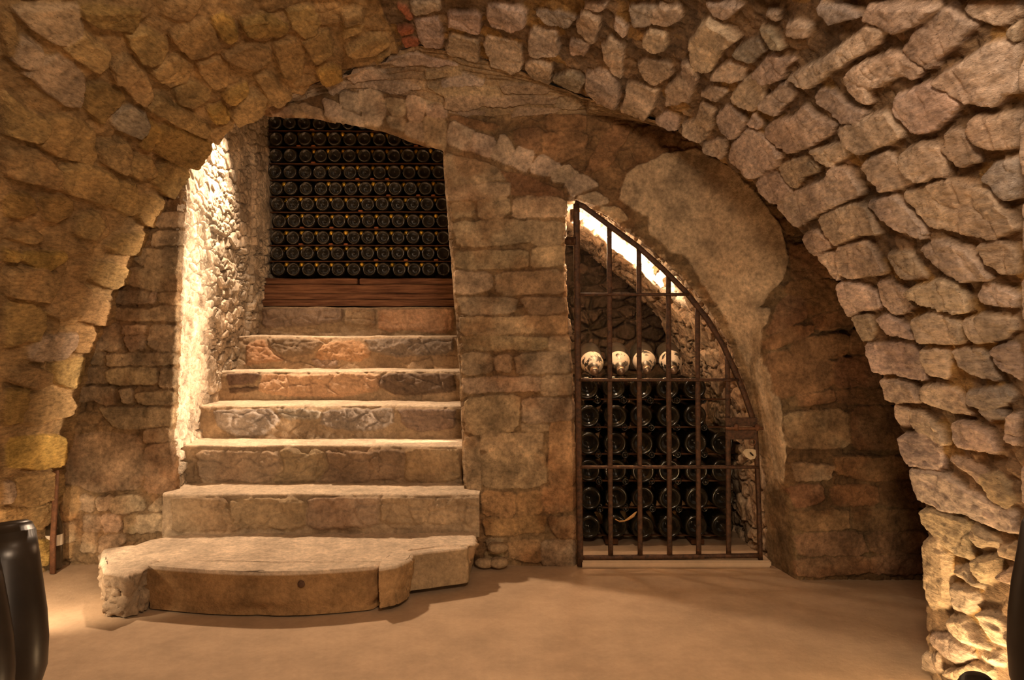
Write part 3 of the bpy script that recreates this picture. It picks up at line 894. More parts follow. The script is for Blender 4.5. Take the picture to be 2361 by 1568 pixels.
# passage wall stone, darkened in patches towards the right
right_dark = (rightz * smooth((fbm(P, 3.0, 4, 27) + .15) / .5) * smooth((X - 1.2) / .4))[..., None]; col = col * (1 - .35 * right_dark)
h = h + (1 - mP) * .004 * bk
col = mottle(col, P, .42, 13) * (1 - .75 * mP[..., None]) + .75 * mP[..., None] * col
col = col * (1 + .12 * mP[..., None])
rim = np.clip(1 - np.minimum(dS, dN) / .020, 0, 1) ** 2
for dd_ in (dS, dN):      # let the mesh edge follow the opening exactly
    gx, gz = np.gradient(dd_, RB, RB); gl = np.hypot(gx, gz) + 1e-6; near = np.abs(dd_) < .75 * RB
    P[..., 0] -= np.where(near, dd_ * gx / gl ** 2, 0).clip(-RB, RB); P[..., 2] -= np.where(near, dd_ * gz / gl ** 2, 0).clip(-RB, RB)
Yw = Yb - h - .010 * fbm(P, 2, 2, 28) + rim * .020
P[..., 1] = Yw
cS = .25 * (dS[:-1, :-1] + dS[1:, :-1] + dS[1:, 1:] + dS[:-1, 1:]); cN = .25 * (dN[:-1, :-1] + dN[1:, :-1] + dN[1:, 1:] + dN[:-1, 1:])
keep = (cS > 0) & (cN > 0) & (Z[:-1, :-1] < ztop(X[:-1, :-1]) + .012 + .01 * vnoise(X[:-1, :-1] * 25, X[:-1, :-1] * 0, X[:-1, :-1] * 0, 3))
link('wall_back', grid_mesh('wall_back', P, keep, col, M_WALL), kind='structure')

# soffit strip (courses run across)
xs = np.arange(-1.25, .70, .0042); ts = np.linspace(-.03, 1.05, 110); X, Tt = np.meshgrid(xs, ts, indexing='ij'); Yc, Zc = strip_point(X, np.clip(Tt, 0, 1.0)); Yc += (Tt - np.clip(Tt, 0, 1)) * .3
P = np.stack([X, Yc, Zc], -1)
dd, cid = courses(X + .03 * fbm(P, 4, 2, 71), Tt * SL + .012 * fbm(P, 9, 2, 72), .30, .045, 31)
h = .008 * smooth((dd - .004) / .01) + .012 * fbm(P * np.array([.4, 1, 1]), 22, 4, 73); col = np.array([.44, .32, .19]) * (.8 + .4 * cid[..., None])
stones('C', X, Tt * SL, P, h, col, .018, .008, rough=.008, warp=.010, grow=.008)
pale = (smooth((-.25 - X) / .35))[..., None]; col = col * (1 - .5 * pale) + np.array([.70, .58, .46]) * .5 * pale * (.7 + .5 * cid[..., None])
col = mottle(col, P, .28); P[..., 2] -= h; P[..., 1] -= .3 * h
link('ceiling', grid_mesh('ceiling', P, None, col, M_VAULT, flip=True), kind='structure')

# side passage behind the right half of the barrel: its vault runs along X from the groin edge
so = np.concatenate([np.linspace(edge[8][0], edge[20][0], 120), np.linspace(edge[20][0] + .02, STOT, 30)]); G = edge_xyz(so)
G = np.concatenate([[[.45, 3.36, 1.95], [.52, 3.15, 1.93]], G], 0)
xr = np.linspace(0, 1, 60)
Pp = G[:, None, :] + (np.array([2.36, 0, 0]) - G[:, None, :] * np.array([1, 0, 0])) * xr[None, :, None]
Pp[..., 2] += .03 * np.sin(xr * 3.1)[None] + .02
Pp[..., 1] -= .035
nn = fbm(Pp, 7, 4, 81); Pp[..., 2] += .02 * nn; Pp[..., 1] += .015 * nn
col = np.ones(Pp.shape) * np.array([.42, .28, .16]) * (1 + .3 * nn[..., None])
link('ceiling', grid_mesh('ceiling', Pp, None, col, M_VAULT), kind='structure')
yy, zz = np.meshgrid(np.linspace(2.1, 3.4, 60), np.linspace(-.01, 2.1, 90), indexing='ij'); P = np.stack([0 * yy + 2.34, yy, zz], -1)
dd, cid = courses(yy, zz, .22, .12, 12); P[..., 0] -= .02 * smooth((dd - .008) / .02); col = np.ones(P.shape) * np.array([.32, .2, .11]) * (.8 + .4 * cid[..., None])
link('wall_passage', grid_mesh('wall_passage', P, None, col, M_WALL), kind='structure')

# ------------------------------------------------------------------ stairwell shell
def rubble(u, v, P, size, hh, seed, asp=1.0):
    bk, i1, ck = broken(P, u, v, size, seed, asp)
    return hh * bk, 1 - ck, i1
Y_, Z_ = np.meshgrid(np.arange(3.335, 4.98, .005), np.arange(.1, 2.9, .005), indexing='ij')
hx = np.interp(Z_, STAIR_HOLE[1:7, 1], STAIR_HOLE[1:7, 0]); k = smooth((Y_ - 3.33) / .4)
Xj = hx * (1 - k) + (-1.43 - .05 * np.exp(-((Z_ - .7) / .4) ** 2) + .02 * (Y_ > 4.3)) * k
P = np.stack([Xj, Y_, Z_], -1); h, e, cid = rubble(Y_, Z_, P, .075, .030, 101, .7)
fade = smooth((Y_ - 3.335) / .02); up = smooth((Z_ - 1.45) / .2)
h = h * (1 - .45 * up) * (.3 + .7 * fade); P[..., 0] += h - .004 - .03 * (1 - smooth((Y_ - 3.33) / .02))
col = mottle(np.array([.76, .64, .49]) * (.88 + .22 * cid[..., None]) * (.8 + .2 * e[..., None]), P, .16)
link('wall_stairwell_left', grid_mesh('wall_stairwell_left', P, None, col, M_WALL, flip=True), kind='structure')
def extrude_y(name, line, y0, y1, dz, n, disp, colr, mat, flip=False, slope=None):
    """surface running back in Y from a line of (X, Z) points"""
    line = np.array(line); L = np.concatenate([[0], np.cumsum(np.hypot(*np.diff(line, axis=0).T))]); m = max(8, int(L[-1] / .006))
    s = np.linspace(0, L[-1], m); x = np.interp(s, L, line[:, 0]); z = np.interp(s, L, line[:, 1])
    tx, tz = np.gradient(x), np.gradient(z); l = np.hypot(tx, tz) + 1e-9; nx, nz = tz / l, -tx / l
    ys = np.linspace(y0, y1, n); Sg, Yg = np.meshgrid(s, ys, indexing='ij')
    P = np.stack([x[:, None] + 0 * Yg, Yg, z[:, None] + dz * (Yg - y0)], -1)
    h, e, cid = rubble(Sg, Yg, P, .085, disp, 201, 1.3)
    h = h * smooth((Yg - y0 + .005) / .03) - .035 * (1 - smooth((Yg - y0) / .012))
    P[..., 0] += nx[:, None] * h; P[..., 2] += nz[:, None] * h
    c = mottle(np.array(colr) * (.75 + .25 * e[..., None]) * (.85 + .3 * cid[..., None]), P, .28)
    link(name, grid_mesh(name, P, None, c, mat, flip=flip), kind='structure')
extrude_y('ceiling', STAIR_TOP, 3.345, 5.0, .40, 90, .012, (.5, .38, .24), M_VAULT)
extrude_y('wall_pillar', STAIR_HOLE[13:][::1], 3.335, 3.56, 0, 46, .008, (.56, .43, .29), M_WALL)
# right-hand wall of the stairwell, set back behind the pillar, and the wall at the back
Y_, Z_ = np.meshgrid(np.linspace(3.56, 5.0, 110), np.linspace(-.01, 2.9, 220), indexing='ij'); P = np.stack([0 * Y_ + .13, Y_, Z_], -1)
h, e, cid = rubble(Y_, Z_, P, .09, .02, 111); P[..., 0] -= h
link('wall_stairwell_right', grid_mesh('wall_stairwell_right', P, None, np.array([.5, .38, .24]) * (.85 + .3 * cid[..., None]), M_WALL), kind='structure')
X_, Z_ = np.meshgrid(np.linspace(0, 1, 60), np.linspace(-.01, 2.9, 220), indexing='ij'); xe = np.interp(Z_, STAIR_HOLE[13:][::-1, 1], STAIR_HOLE[13:][::-1, 0]); P = np.stack([xe + (.15 - xe) * X_, 0 * X_ + 3.56, Z_], -1)
link('wall_pillar', grid_mesh('wall_pillar', P, Z_[:-1, :-1] < 1.80, np.ones(P.shape) * np.array([.5, .38, .24]), M_WALL), kind='structure')
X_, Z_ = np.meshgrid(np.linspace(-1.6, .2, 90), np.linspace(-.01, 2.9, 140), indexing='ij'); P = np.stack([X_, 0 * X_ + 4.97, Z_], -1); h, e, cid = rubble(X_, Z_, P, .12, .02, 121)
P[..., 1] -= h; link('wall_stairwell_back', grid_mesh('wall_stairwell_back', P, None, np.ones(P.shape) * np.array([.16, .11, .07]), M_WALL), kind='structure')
# ------------------------------------------------------------------ niche behind the gate
extrude_y('wall_niche', NICHE_HOLE, 3.34, 4.62, 0, 210, .040, (.66, .50, .34), M_WALL)
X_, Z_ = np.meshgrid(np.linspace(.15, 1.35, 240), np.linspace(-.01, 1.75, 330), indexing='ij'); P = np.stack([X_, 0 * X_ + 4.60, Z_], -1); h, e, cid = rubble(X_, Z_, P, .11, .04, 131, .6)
P[..., 1] -= h; link('wall_niche_back', grid_mesh('wall_niche_back', P, None, np.array([.10, .065, .04]) * (.7 + .5 * cid[..., None]), M_WALL), kind='structure')  # tone darkened to stand for the unlit depth of the niche

# ------------------------------------------------------------------ floor
def floor_z(X, Y):
    P = np.stack([X, Y, 0 * X], -1); return .006 * fbm(P, 1.5, 3, 301) + .0015 * fbm(P, 12, 3, 302) - .004
X_, Y_ = np.meshgrid(np.arange(-2.1, 2.4, .012), np.arange(-2.0, 5.0, .012), indexing='ij'); Zf = floor_z(X_, Y_)
P = np.stack([X_, Y_, Zf], -1)
f1 = fbm(P, 2.2, 4, 303)[..., None]; f2 = fbm(P * np.array([1, 4, 1]), 1.6, 3, 304)[..., None]
col = np.array([.52, .375, .245]) * (1 + .10 * f1 + .06 * f2)
link('floor', grid_mesh('floor', P, None, col, M_FLOOR), kind='structure')
# pale threshold under the gate
bm = bmesh.new(); a = at(1340, 1303, 3.27); b = at(1782, 1298, 3.27)
box(bm, ((a.x + b.x) / 2, 3.36, .012), (b.x - a.x, .15, .030), .006)
me = bm_mesh('trim_1', bm, M_FLOOR, False); set_tone(me, np.tile([.62, .47, .33], (len(me.vertices), 1))); link('trim_1', me, kind='structure')
# ------------------------------------------------------------------ stairs
def step_mesh(name, i, x0, x1):
    Yr, z0, z1, Yt = STEP_Y[i], STEP_Z[i] - .02, STEP_Z[i + 1], STEP_Y[i + 1] + .05
    r = .022; prof_ = [(Yr, z) for z in np.arange(z0, z1 - r, .005)]
    prof_ += [(Yr + r - r * math.cos(t), z1 - r + r * math.sin(t)) for t in np.linspace(0, math.pi / 2, 8)[1:]]
    prof_ += [(y, z1) for y in np.arange(Yr + r + .006, Yt, .006)]
    pr = np.array(prof_); xs = np.arange(x0, x1, .005)
    X, K = np.meshgrid(xs, np.arange(len(pr)), indexing='ij'); Yg, Zg = pr[K][..., 0], pr[K][..., 1]
    P = np.stack([X, Yg, Zg], -1); risk = 1 - smooth((Zg - (z1 - .012)) / .012)          # 1 on the riser
    h = .004 * fbm(P, 20, 4, 401 + i); col = np.ones(P.shape) * np.array([.50, .38, .25]) * (1 + .15 * fbm(P, 6, 3, 402)[..., None])
    nb = int(np.searchsorted(pr[:, 1], z1 - .015))
    Us, Vs, Ps, hs, cs = X[:, :nb], Zg[:, :nb], P[:, :nb], h[:, :nb].copy(), col[:, :nb].copy()
    stones('S%d' % (i + 1), Us, Vs, Ps, hs, cs, .018, .014, rough=.011, warp=.012)
    h[:, :nb] = hs; col[:, :nb] = cs
    bk, bi, bc = broken(P, X, Zg * 1.0, .11, 420 + i, .6); h = h + .010 * bk * risk; col = mottle(col, P, .22)
    h = h + .009 * fbm(P, 11, 4, 404 + i) - .012 * smooth((fbm(P, 6, 3, 405 + i) - .15) / .25) * risk
    lit_dust = (1 - risk)[..., None]; col = col * (1 - lit_dust) + np.array([.74, .60, .44]) * lit_dust  # dust pales the tread, its tone raised further for lamplight
    P[..., 1] -= h * np.where(risk > .5, 1, .3); P[..., 2] += h * np.where(risk > .5, .25, .55) + .006 * fbm(P, 3, 2, 406 + i)
    return grid_mesh(name, P, None, col, M_STEP, flip=True)
stair = link('stone_staircase', None); stair.empty_display_size = .2; stair.location = (-.8, 3.23, 0)
stair['label'] = 'rough worn stone steps climbing through the wall opening to the bottle rack'; stair['category'] = 'stairs'
bpy.context.view_layer.update()
def child(name, me, par):
    o = link(name, me, par); o.matrix_parent_inverse = par.matrix_world.inverted(); return o
for i in range(6):
    x0, x1 = (-1.45, -.13) if i == 0 else (-1.52, -.215 if i < 3 else .12)
    st = child('step', step_mesh('step', i, x0, x1), stair)

def rock(name, outline, z0, z1, col, seed, amp=.012, r=.02, bottom_in=.0, mat=None, res=.006, mold=False):
    """a block of stone: closed outline (x, y) counter-clockwise, flat worn top and rounded arris"""
    o = np.array(outline); o = np.vstack([o, o[:1]]); L = np.concatenate([[0], np.cumsum(np.hypot(*np.diff(o, axis=0).T))]); m = int(L[-1] / res)
    s = np.linspace(0, L[-1], m); B = np.stack([np.interp(s, L, o[:, 0]), np.interp(s, L, o[:, 1])], -1)
    for _ in range(4): B[1:-1] = (B[:-2] + 2 * B[1:-1] + B[2:]) / 4
    c = np.array(outline).mean(0); rad = np.hypot(*(B - c).T).mean(); nr = max(6, int(rad / .008))
    dirs = (c - B); dl = np.hypot(*dirs.T)[:, None]; dirs = dirs / dl
    rings = [];
    for f in np.linspace(0, 1, nr)[:-1]: q = c + (B - c) * f * (1 - r / rad); rings.append(np.concatenate([q, np.full((m, 1), z1)], 1))
    for t in np.linspace(0, math.pi / 2, 6): q = B + dirs * (r * (1 - math.sin(t))); rings.append(np.concatenate([q, np.full((m, 1), z1 - r + r * math.cos(t))], 1))
    nz = max(4, int((z1 - r - z0) / res))
    for k, z in enumerate(np.linspace(z1 - r, z0, nz)[1:]):
        f = (k + 1) / (nz - 1); q = B + dirs * (bottom_in * f)
        if mold: q = B + dirs * (-.0 + .014 * smooth((f - .62) / .25) + .005 * math.sin(f * 9))
        rings.append(np.concatenate([q, np.full((m, 1), z)], 1))
    P = np.stack(rings, 1); side = np.zeros(P.shape[:2]); side[:, nr + 3:] = 1
    out = np.zeros(P.shape); out[..., :2] = -dirs[:, None, :]
    nse = fbm(P, 9, 5, seed) + .5 * fbm(P, 28, 3, seed + 3)
    bk, _, _ = broken(P, P[..., 0] + P[..., 1] * .7, P[..., 2], .07, seed + 5); P = P + out * (amp * (nse + .8 * bk) * side)[..., None]; P[..., 2] += amp * .25 * fbm(P, 5, 4, seed + 1) * (1 - side) * (.3 + .7 * 1)
    cc = np.ones(P.shape) * np.array(col) * (1 + .18 * fbm(P * np.array([1, 1, 3]), 8, 4, seed + 2)[..., None])
    lit_dust = (1 - side)[..., None]; cc = cc * (1 - lit_dust) + np.array([.76, .61, .45]) * lit_dust * (1 + .05 * fbm(P, 4, 3, seed)[..., None])  # dusty top, painted lighter in place of stronger lamplight
    return grid_mesh(name, P, None, cc, mat or M_STEP, flip=False)
def fl(px, py, z): Y = (CAMZ - z) * F / (py - HY); return ((px - CX) * Y / F, Y)
plat = link('stone_landing', None); plat.location = (-.85, 3.0, 0); plat.empty_display_size = .2
plat['label'] = 'low half-round stone block with a worn pale top at the foot of the stairs'; plat['category'] = 'step'
bpy.context.view_layer.update()
zt = .155
arc = [fl(334 + t * 533, 1303 + 16 * math.sin(t * math.pi * .95), zt) for t in np.linspace(0, 1, 24)]
child('curved_front_stone', rock('curved_front_stone', arc + [(-.46, 2.86), (-.85, 2.86), (-1.28, 2.90)], 0, zt, (.40, .245, .115), 501, amp=.005, r=.022, mold=True), plat)['label'] = 'smooth rounded front stone with a dark knob hole'
child('top_slab', rock('top_slab', [(-1.30, 2.86), (-.85, 2.82), (-.45, 2.84), (-.40, 2.92), (-.17, 3.02), (-.16, 3.30), (-1.36, 3.30), (-1.36, 3.22), (-1.46, 3.13), (-1.50, 2.98)], .02, zt + .002, (.45, .33, .2), 511, amp=.006, r=.012), plat)
child('corner_stone', rock('corner_stone', [fl(236, 1318, zt), fl(290, 1324, zt), fl(332, 1312, zt), (-1.28, 2.95), (-1.40, 3.06), (-1.50, 3.08), (-1.585, 3.02), fl(226, 1290, zt)], 0, zt + .003, (.40, .30, .20), 521, amp=.026, r=.028, bottom_in=.02), plat)
child('corner_stone', rock('corner_stone', [fl(872, 1314, zt), fl(915, 1306, zt), fl(950, 1290, zt), fl(958, 1268, zt), (-.37, 3.02), (-.46, 3.0), (-.485, 2.85)], .015, zt + .002, (.44, .28, .14), 531, amp=.014, r=.016, bottom_in=.01), plat)
child('end_stone', rock('end_stone', [(-.40, 2.97), fl(1000, 1264, zt), fl(1060, 1262, zt), fl(1098, 1258, zt), fl(1100, 1240, zt), (-.15, 3.30), (-.42, 3.30)], 0, zt + .004, (.42, .28, .16), 541, amp=.026, r=.014, bottom_in=.07), plat)
kb = bmesh.new(); kp = at(690, 1352, 2.70); bmesh.ops.create_uvsphere(kb, u_segments=16, v_segments=10, radius=.013); bmesh.ops.scale(kb, vec=(1, .6, 1), verts=kb.verts); bmesh.ops.translate(kb, vec=(kp.x, 2.725, kp.z), verts=kb.verts)
me = bm_mesh('knob', kb, M_STEP); set_tone(me, np.tile([.14, .08, .05], (len(me.vertices), 1))); child('knob', me, plat)
# loose stones beside the landing
for k, (px, py, r_, z) in enumerate([(1118, 1288, .030, .0), (1145, 1262, .036, .05), (1150, 1292, .034, .0)]):
    b = bmesh.new(); bmesh.ops.create_icosphere(b, subdivisions=4, radius=r_); q = at(px, py, 3.27)
    co = np.array([v.co[:] for v in b.verts]); nz_ = fbm(co + k, 22, 4, 600 + k)
    for v, n_ in zip(b.verts, nz_): v.co *= 1 + .35 * n_
    bmesh.ops.scale(b, vec=(1.3, .9, .7), verts=b.verts)
    zb = min(v.co.z for v in b.verts)
    me = bm_mesh('loose_stone', b, M_STEP); set_tone(me, np.tile([.42, .30, .18], (len(me.vertices), 1)))
    o = link('loose_stone', me); o.location = (q.x, 3.27, (-zb if z == 0 else q.z)); o['category'] = 'stone'
    o['label'] = ['small rounded loose stone on the floor nearest the landing end', 'flat loose rubble stone wedged above the two at the pillar foot', 'loose rubble stone on the floor against the pillar foot'][k]

# ------------------------------------------------------------------ planks under the rack
def plank(px0, px1, y0, y1, Y, dep, label, par=None, notch=None):
    a = at(px0, y1, Y); b = at(px1, y0, Y); bm = bmesh.new()
    box(bm, ((a.x + b.x) / 2, Y + dep / 2, (a.z + b.z) / 2), (b.x - a.x, dep, b.z - a.z), .004)
    bmesh.ops.subdivide_edges(bm, edges=[e for e in bm.edges if abs(e.verts[0].co.x - e.verts[1].co.x) > .3], cuts=60)
    for v in bm.verts: v.co.y += .004 * math.sin(v.co.x * 9 + y0) ; v.co.z += .0015 * math.sin(v.co.x * 14 + y1)
    o = link('wooden_plank', bm_mesh('wooden_plank', bm, M_WOOD, False)); o['label'] = label; o['category'] = 'plank'; return o
plank(611, 824, 642, 656, 4.490, .26, 'short weathered plank edge under the bottom bottles, left of the joint')
plank(829, 1062, 642, 656, 4.488, .26, 'short weathered plank edge under the bottom bottles, right of the joint')
plank(608, 1062, 656, 677, 4.475, .26, 'red-brown plank with white scuffs below the jointed boards')
plank(606, 1062, 677, 691, 4.468, .26, 'plain red-brown plank, third board down under the bottle rack')
plank(604, 1062, 691, 706, 4.460, .26, 'lowest dusty brown board resting on the top stone step')

# ------------------------------------------------------------------ bottles of the rack
ROT_Y = Matrix.Rotation(-math.pi / 2, 4, 'X')       # z axis of the profile -> +Y (base towards the room)
def bottle_mesh(name, R, Lb, Lt, nr, mat, seg=30, punt=.03):
    base = [(0, punt), (.10 * R, punt * .93), (.30 * R, punt * .75), (.50 * R, punt * .42), (.66 * R, punt * .14), (.76 * R, .0015), (.84 * R, -.0005), (.93 * R, .002), (R * .985, .007), (R, .016)]
    body = [(R, Lb * .5), (R, Lb), (R * .97, Lb + .015), (R * .86, Lb + .04), (R * .66, Lb + .07), (R * .48, Lb + .095), (nr * 1.25, Lb + .13), (nr, Lt - .05), (nr, Lt - .012), (nr * 1.15, Lt - .010), (nr * 1.15, Lt - .002), (0, Lt)]
    bm = bmesh.new(); lathe(bm, base + body, seg, ROT_Y); return bm_mesh(name, bm, mat)
me_bottle = bottle_mesh('wine_bottle', .0402, .165, .300, .0135, M_GLASS)
RD = 4.53
ROWY = [621, 583.5, 547, 508.6, 470, 434, 396, 358, 319.5, 282]
ROWX = [(641, 1023.5), (639.5, 1022), (639.5, 1022), (642.5, 1021.5), (639.5, 1020), (634.5, 1015.5), (633.5, 1012), (635.5, 1009), (635.5, 1009), (633, 1007)]
ORD = ['first', 'second', 'third', 'fourth', 'fifth', 'sixth', 'seventh', 'eighth', 'ninth', 'tenth', 'eleventh', 'twelfth']
ROWN = ['bottom row', 'second row up', 'third row up', 'fourth row up', 'fifth row up', 'sixth row up', 'seventh row up', 'eighth row up', 'ninth row up', 'top row']
rr = random.Random(11)
def capped_mesh():
    R, nr, Lb, Lt = .038, .0122, .15, .29; bm = bmesh.new()
    lathe(bm, [(0, .02), (.7 * R, 0), (R, .012), (R, Lb), (R * .86, Lb + .04), (R * .5, Lb + .09), (nr * 1.1, Lb + .10), (nr, Lt - .10)], 16, Matrix.Rotation(math.pi / 2, 4, 'X'))
    b = bm_mesh('capped_bottle', bm, M_GLASS); bm = bmesh.new()
    lathe(bm, [(nr * 1.02, Lt - .11), (nr * 1.05, Lt - .04), (nr * 1.1, Lt - .035), (nr * 1.1, Lt - .015), (nr * .95, Lt), (0, Lt + .003)], 16, Matrix.Rotation(math.pi / 2, 4, 'X'))
    return b, bm_mesh('foil_cap', bm, M_GOLD)
me_cb, me_cap = capped_mesh()
lath_pos = []
for r in range(10):
    z = CAMZ + (HY - ROWY[r]) * RD / F; x0, x1 = [(q - CX) * RD / F for q in ROWX[r]]; n = 12
    ncol = 7 if r == 9 else (10 if r == 8 else 12)
    for c in range(ncol):
        if r == 9 and c == 6 and False: continue
        o = link('wine_bottle', me_bottle); o.location = (x0 + (x1 - x0) * c / 11 + rr.uniform(-.0015, .0015), RD + rr.uniform(-.012, .012), z + rr.uniform(-.0012, .0012))
        o.rotation_euler = (rr.uniform(-.012, .012), rr.uniform(0, 6.28), rr.uniform(-.012, .012))
        o['category'] = 'bottle'; o['group'] = 'dark wine bottles lying base outwards in the rack above the stairs'
        o['label'] = 'dark wine bottle base, %s from the left in the rack\'s %s' % (ORD[c], ROWN[r])
    for c in range(ncol - 1 if r != 8 else 10):
        if r == 9: break
        if r >= 5 and c < 3 and rr.random() < .6: continue
        xm = x0 + (x1 - x0) * (c + .5 - .0) / 11
        if r < 9:
            o = link('capped_bottle', me_cb); o.location = (xm, RD + .025 + .29 + rr.uniform(-.012, .012), z + .0285 + rr.uniform(-.002, .002))
            k = link('foil_cap', me_cap, o)
            o['category'] = 'bottle'; o['group'] = 'gold-capped bottles lying neck outwards between the dark bases'
            o['label'] = 'gold foil bottle neck between the %s and %s bases of the rack\'s %s' % (ORD[c], ORD[min(c + 1, 11)], ROWN[r])
            k['label'] = 'gold foil cap'
    lath_pos.append((z - .0402, x0 - .05, .10))
for r, (z, xa, xb) in enumerate(lath_pos):
    if r == 0: continue
    lz = z - .006
    root = link('wooden_lath', None); root.location = ((xa + xb) / 2, RD + .03, lz)
    root['label'] = 'thin wooden lath under the %s of bottles in the rack' % ROWN[r]; root['category'] = 'lath'; root['group'] = 'laths between the rack rows'
    bm = bmesh.new(); box(bm, (0, 0, 0), (xb - xa, .035, .0065), .001); bmesh.ops.subdivide_edges(bm, edges=[e for e in bm.edges if abs(e.verts[0].co.x - e.verts[1].co.x) > .3], cuts=40)
    for v in bm.verts: v.co.z += .0012 * math.sin(v.co.x * 7 + r * 2) ; v.co.y += .002 * math.sin(v.co.x * 5 + r)
    link('slat', bm_mesh('slat', bm, M_LATH, False), root)
    bm = bmesh.new(); box(bm, (0, .20, 0), (xb - xa, .03, .006), .001); link('rear_slat', bm_mesh('rear_slat', bm, M_LATH, False), root)
    for k in range(3):
        bm = bmesh.new(); box(bm, (0, 0, 0), (.026, .03, .009), .003); o = link('wedge', bm_mesh('wedge', bm, M_WEDGE, False), root)
        ci = rr.randint(0, 10); x0_ = (ROWX[r][0] - CX) * RD / F; x1_ = (ROWX[r][1] - CX) * RD / F
        o.location = (x0_ + (x1_ - x0_) * (ci + .5) / 11 - root.location.x, -.004, .0078)
# uprights behind that carry the laths
for x in (-1.42, -.62, .085):
    bm = bmesh.new(); box(bm, (0, 0, .54), (.03, .04, 1.12), .003); o = link('rack_upright', bm_mesh('rack_upright', bm, M_LATH, False)); o.location = (x, 4.93, 1.27)
    o['label'] = 'dark wooden upright behind the bottle rack at its %s' % ('left end' if x < -1 else 'middle' if x < 0 else 'right end'); o['category'] = 'post'

# ------------------------------------------------------------------ magnums behind the gate
MD = 3.63; MR = .0535
me_mag = bottle_mesh('magnum_bottle', MR, .20, .372, .0145, M_GLASS2, 36, .035)
def neck_out(name, R, nr, Lb, Lt, mat):
    bm = bmesh.new(); lathe(bm, [(0, .03), (.7 * R, 0), (R, .014), (R, Lb), (R * .97, Lb + .02), (R * .85, Lb + .05), (R * .60, Lb + .09), (R * .4, Lb + .12), (nr * 1.15, Lb + .15), (nr, Lt - .05), (nr, Lt - .016), (nr * 1.2, Lt - .014), (nr * 1.2, Lt - .002), (nr * .8, Lt), (nr * .7, Lt - .006), (0, Lt - .006)], 28, Matrix.Rotation(math.pi / 2, 4, 'X'))
    return bm_mesh(name, bm, mat)
me_magr = neck_out('reversed_magnum', MR * .98, .0140, .17, .36, M_GLASS2)
MROW = [1214, 1149, 1086, 1023, 960, 895]; MROWN = ['bottom row', 'second row up', 'third row up', 'fourth row up', 'fifth row up', 'top row']
MX0 = [1358, 1360, 1358, 1356.5, 1356.5, 1354]; MX1 = [1667, 1668, 1668, 1666.5, 1666, 1664]
for r in range(6):
    z = CAMZ + (HY - MROW[r]) * MD / F; n = 6 if r < 4 else 5
    for c in range(n):
        px = MX0[r] + (MX1[r] - MX0[r]) * c / 5
        o = link('magnum_bottle', me_mag); o.location = ((px - CX) * MD / F, MD + rr.uniform(-.015, .015), z + rr.uniform(-.0015, .0015)); o.rotation_euler = (0, rr.uniform(0, 6.28), 0)
        o['category'] = 'bottle'; o['group'] = 'dusty magnums stacked base outwards behind the gate'
        o['label'] = 'dusty dark magnum base behind the gate, %s from the left in the %s' % (ORD[c], MROWN[r])
    if r > 0:
        zz_ = CAMZ + (HY - (MROW[r] + MROW[r - 1]) / 2 + 4) * MD / F
        for c in range(n):
            px = MX0[r] + (MX1[r] - MX0[r]) * (c + .42) / 5
            if px > 1640: continue
            o = link('reversed_magnum', me_magr); o.location = ((px - CX) * MD / F, MD + .05 + .36 + rr.uniform(-.01, .01), zz_ - 0.004); o.rotation_euler = (0, rr.uniform(0, 6.28), 0)
            o['category'] = 'bottle'; o['group'] = 'magnums lying neck outwards between the bases behind the gate'
            o['label'] = 'dark magnum neck behind the gate, %s from the left just under the %s' % (ORD[c], MROWN[r])
    zl = z - MR - .004
    bm = bmesh.new(); box(bm, (0, 0, 0), (.74, .022, .006), .001); o = link('support_lath', bm_mesh('support_lath', bm, M_LATH, False)); o.location = ((1510 - CX) * MD / F, MD + .07, zl)
    o['label'] = 'thin dark lath carrying the %s of magnums behind the gate' % MROWN[r]; o['category'] = 'lath'; o['group'] = 'laths under the magnums'
    if r == 0:
        for xx in (-.2, .2):
            bm = bmesh.new(); box(bm, (0, 0, 0), (.06, .3, .022), .002); q = link('support_block', bm_mesh('support_block', bm, M_LATH, False)); q.location = ((1510 - CX) * MD / F + xx, MD + .15, .012)
            q['label'] = 'low dark wooden block under the %s side of the magnum stack' % ('left' if xx < 0 else 'right'); q['category'] = 'block'
def top_mesh():
    R, nr, Lb, Lt = .056, .0145, .17, .345; bm = bmesh.new()
    lathe(bm, [(0, .03), (.7 * R, 0), (R, .014), (R, Lb * .5), (R, Lb), (R * .985, Lb + .02), (R * .93, Lb + .042), (R * .80, Lb + .064), (R * .62, Lb + .082), (R * .44, Lb + .098), (nr * 1.3, Lb + .115), (nr * 1.05, Lt - .05), (nr, Lt - .018), (nr * 1.3, Lt - .015), (nr * 1.3, Lt - .004), (nr * .9, Lt), (0, Lt)], 40)
    return bm_mesh('chalked_magnum', bm, M_CHALK)
me_top = top_mesh()
bm = bmesh.new(); lathe(bm, [(.0192, .312), (.0196, .34), (.017, .347), (0, .349)], 20); me_cr = bm_mesh('crown_cap', bm, simple_mat('dull_cap_metal', (.30, .22, .16), .35, metal=.8, noise=.2, scale=60))
for k, (tx, ty, bx) in enumerate([(1371, 858, 1358), (1432, 857, 1420), (1492, 855, 1478), (1553, 855, 1538)]):
    tip = at(tx, ty, 3.60); end = at(bx, 838, 3.94); end.z = tip.z + .080
    o = link('chalked_magnum', me_top); d = (tip - end).normalized(); o.rotation_euler = d.to_track_quat('Z', 'Y').to_euler(); o.location = tip - d * .345
    q = link('crown_cap', me_cr, o); q['label'] = 'dull metal cap'
    o['category'] = 'bottle'; o['group'] = 'whitewashed magnums lying on top of the stack'
    o['label'] = ['leftmost whitewashed magnum lying neck outwards on top of the stack', 'second whitewashed magnum on the stack, mostly bare dark glass', 'third whitewashed magnum from the left on top of the stack', 'rightmost whitewashed magnum lying on top of the stack'][k]

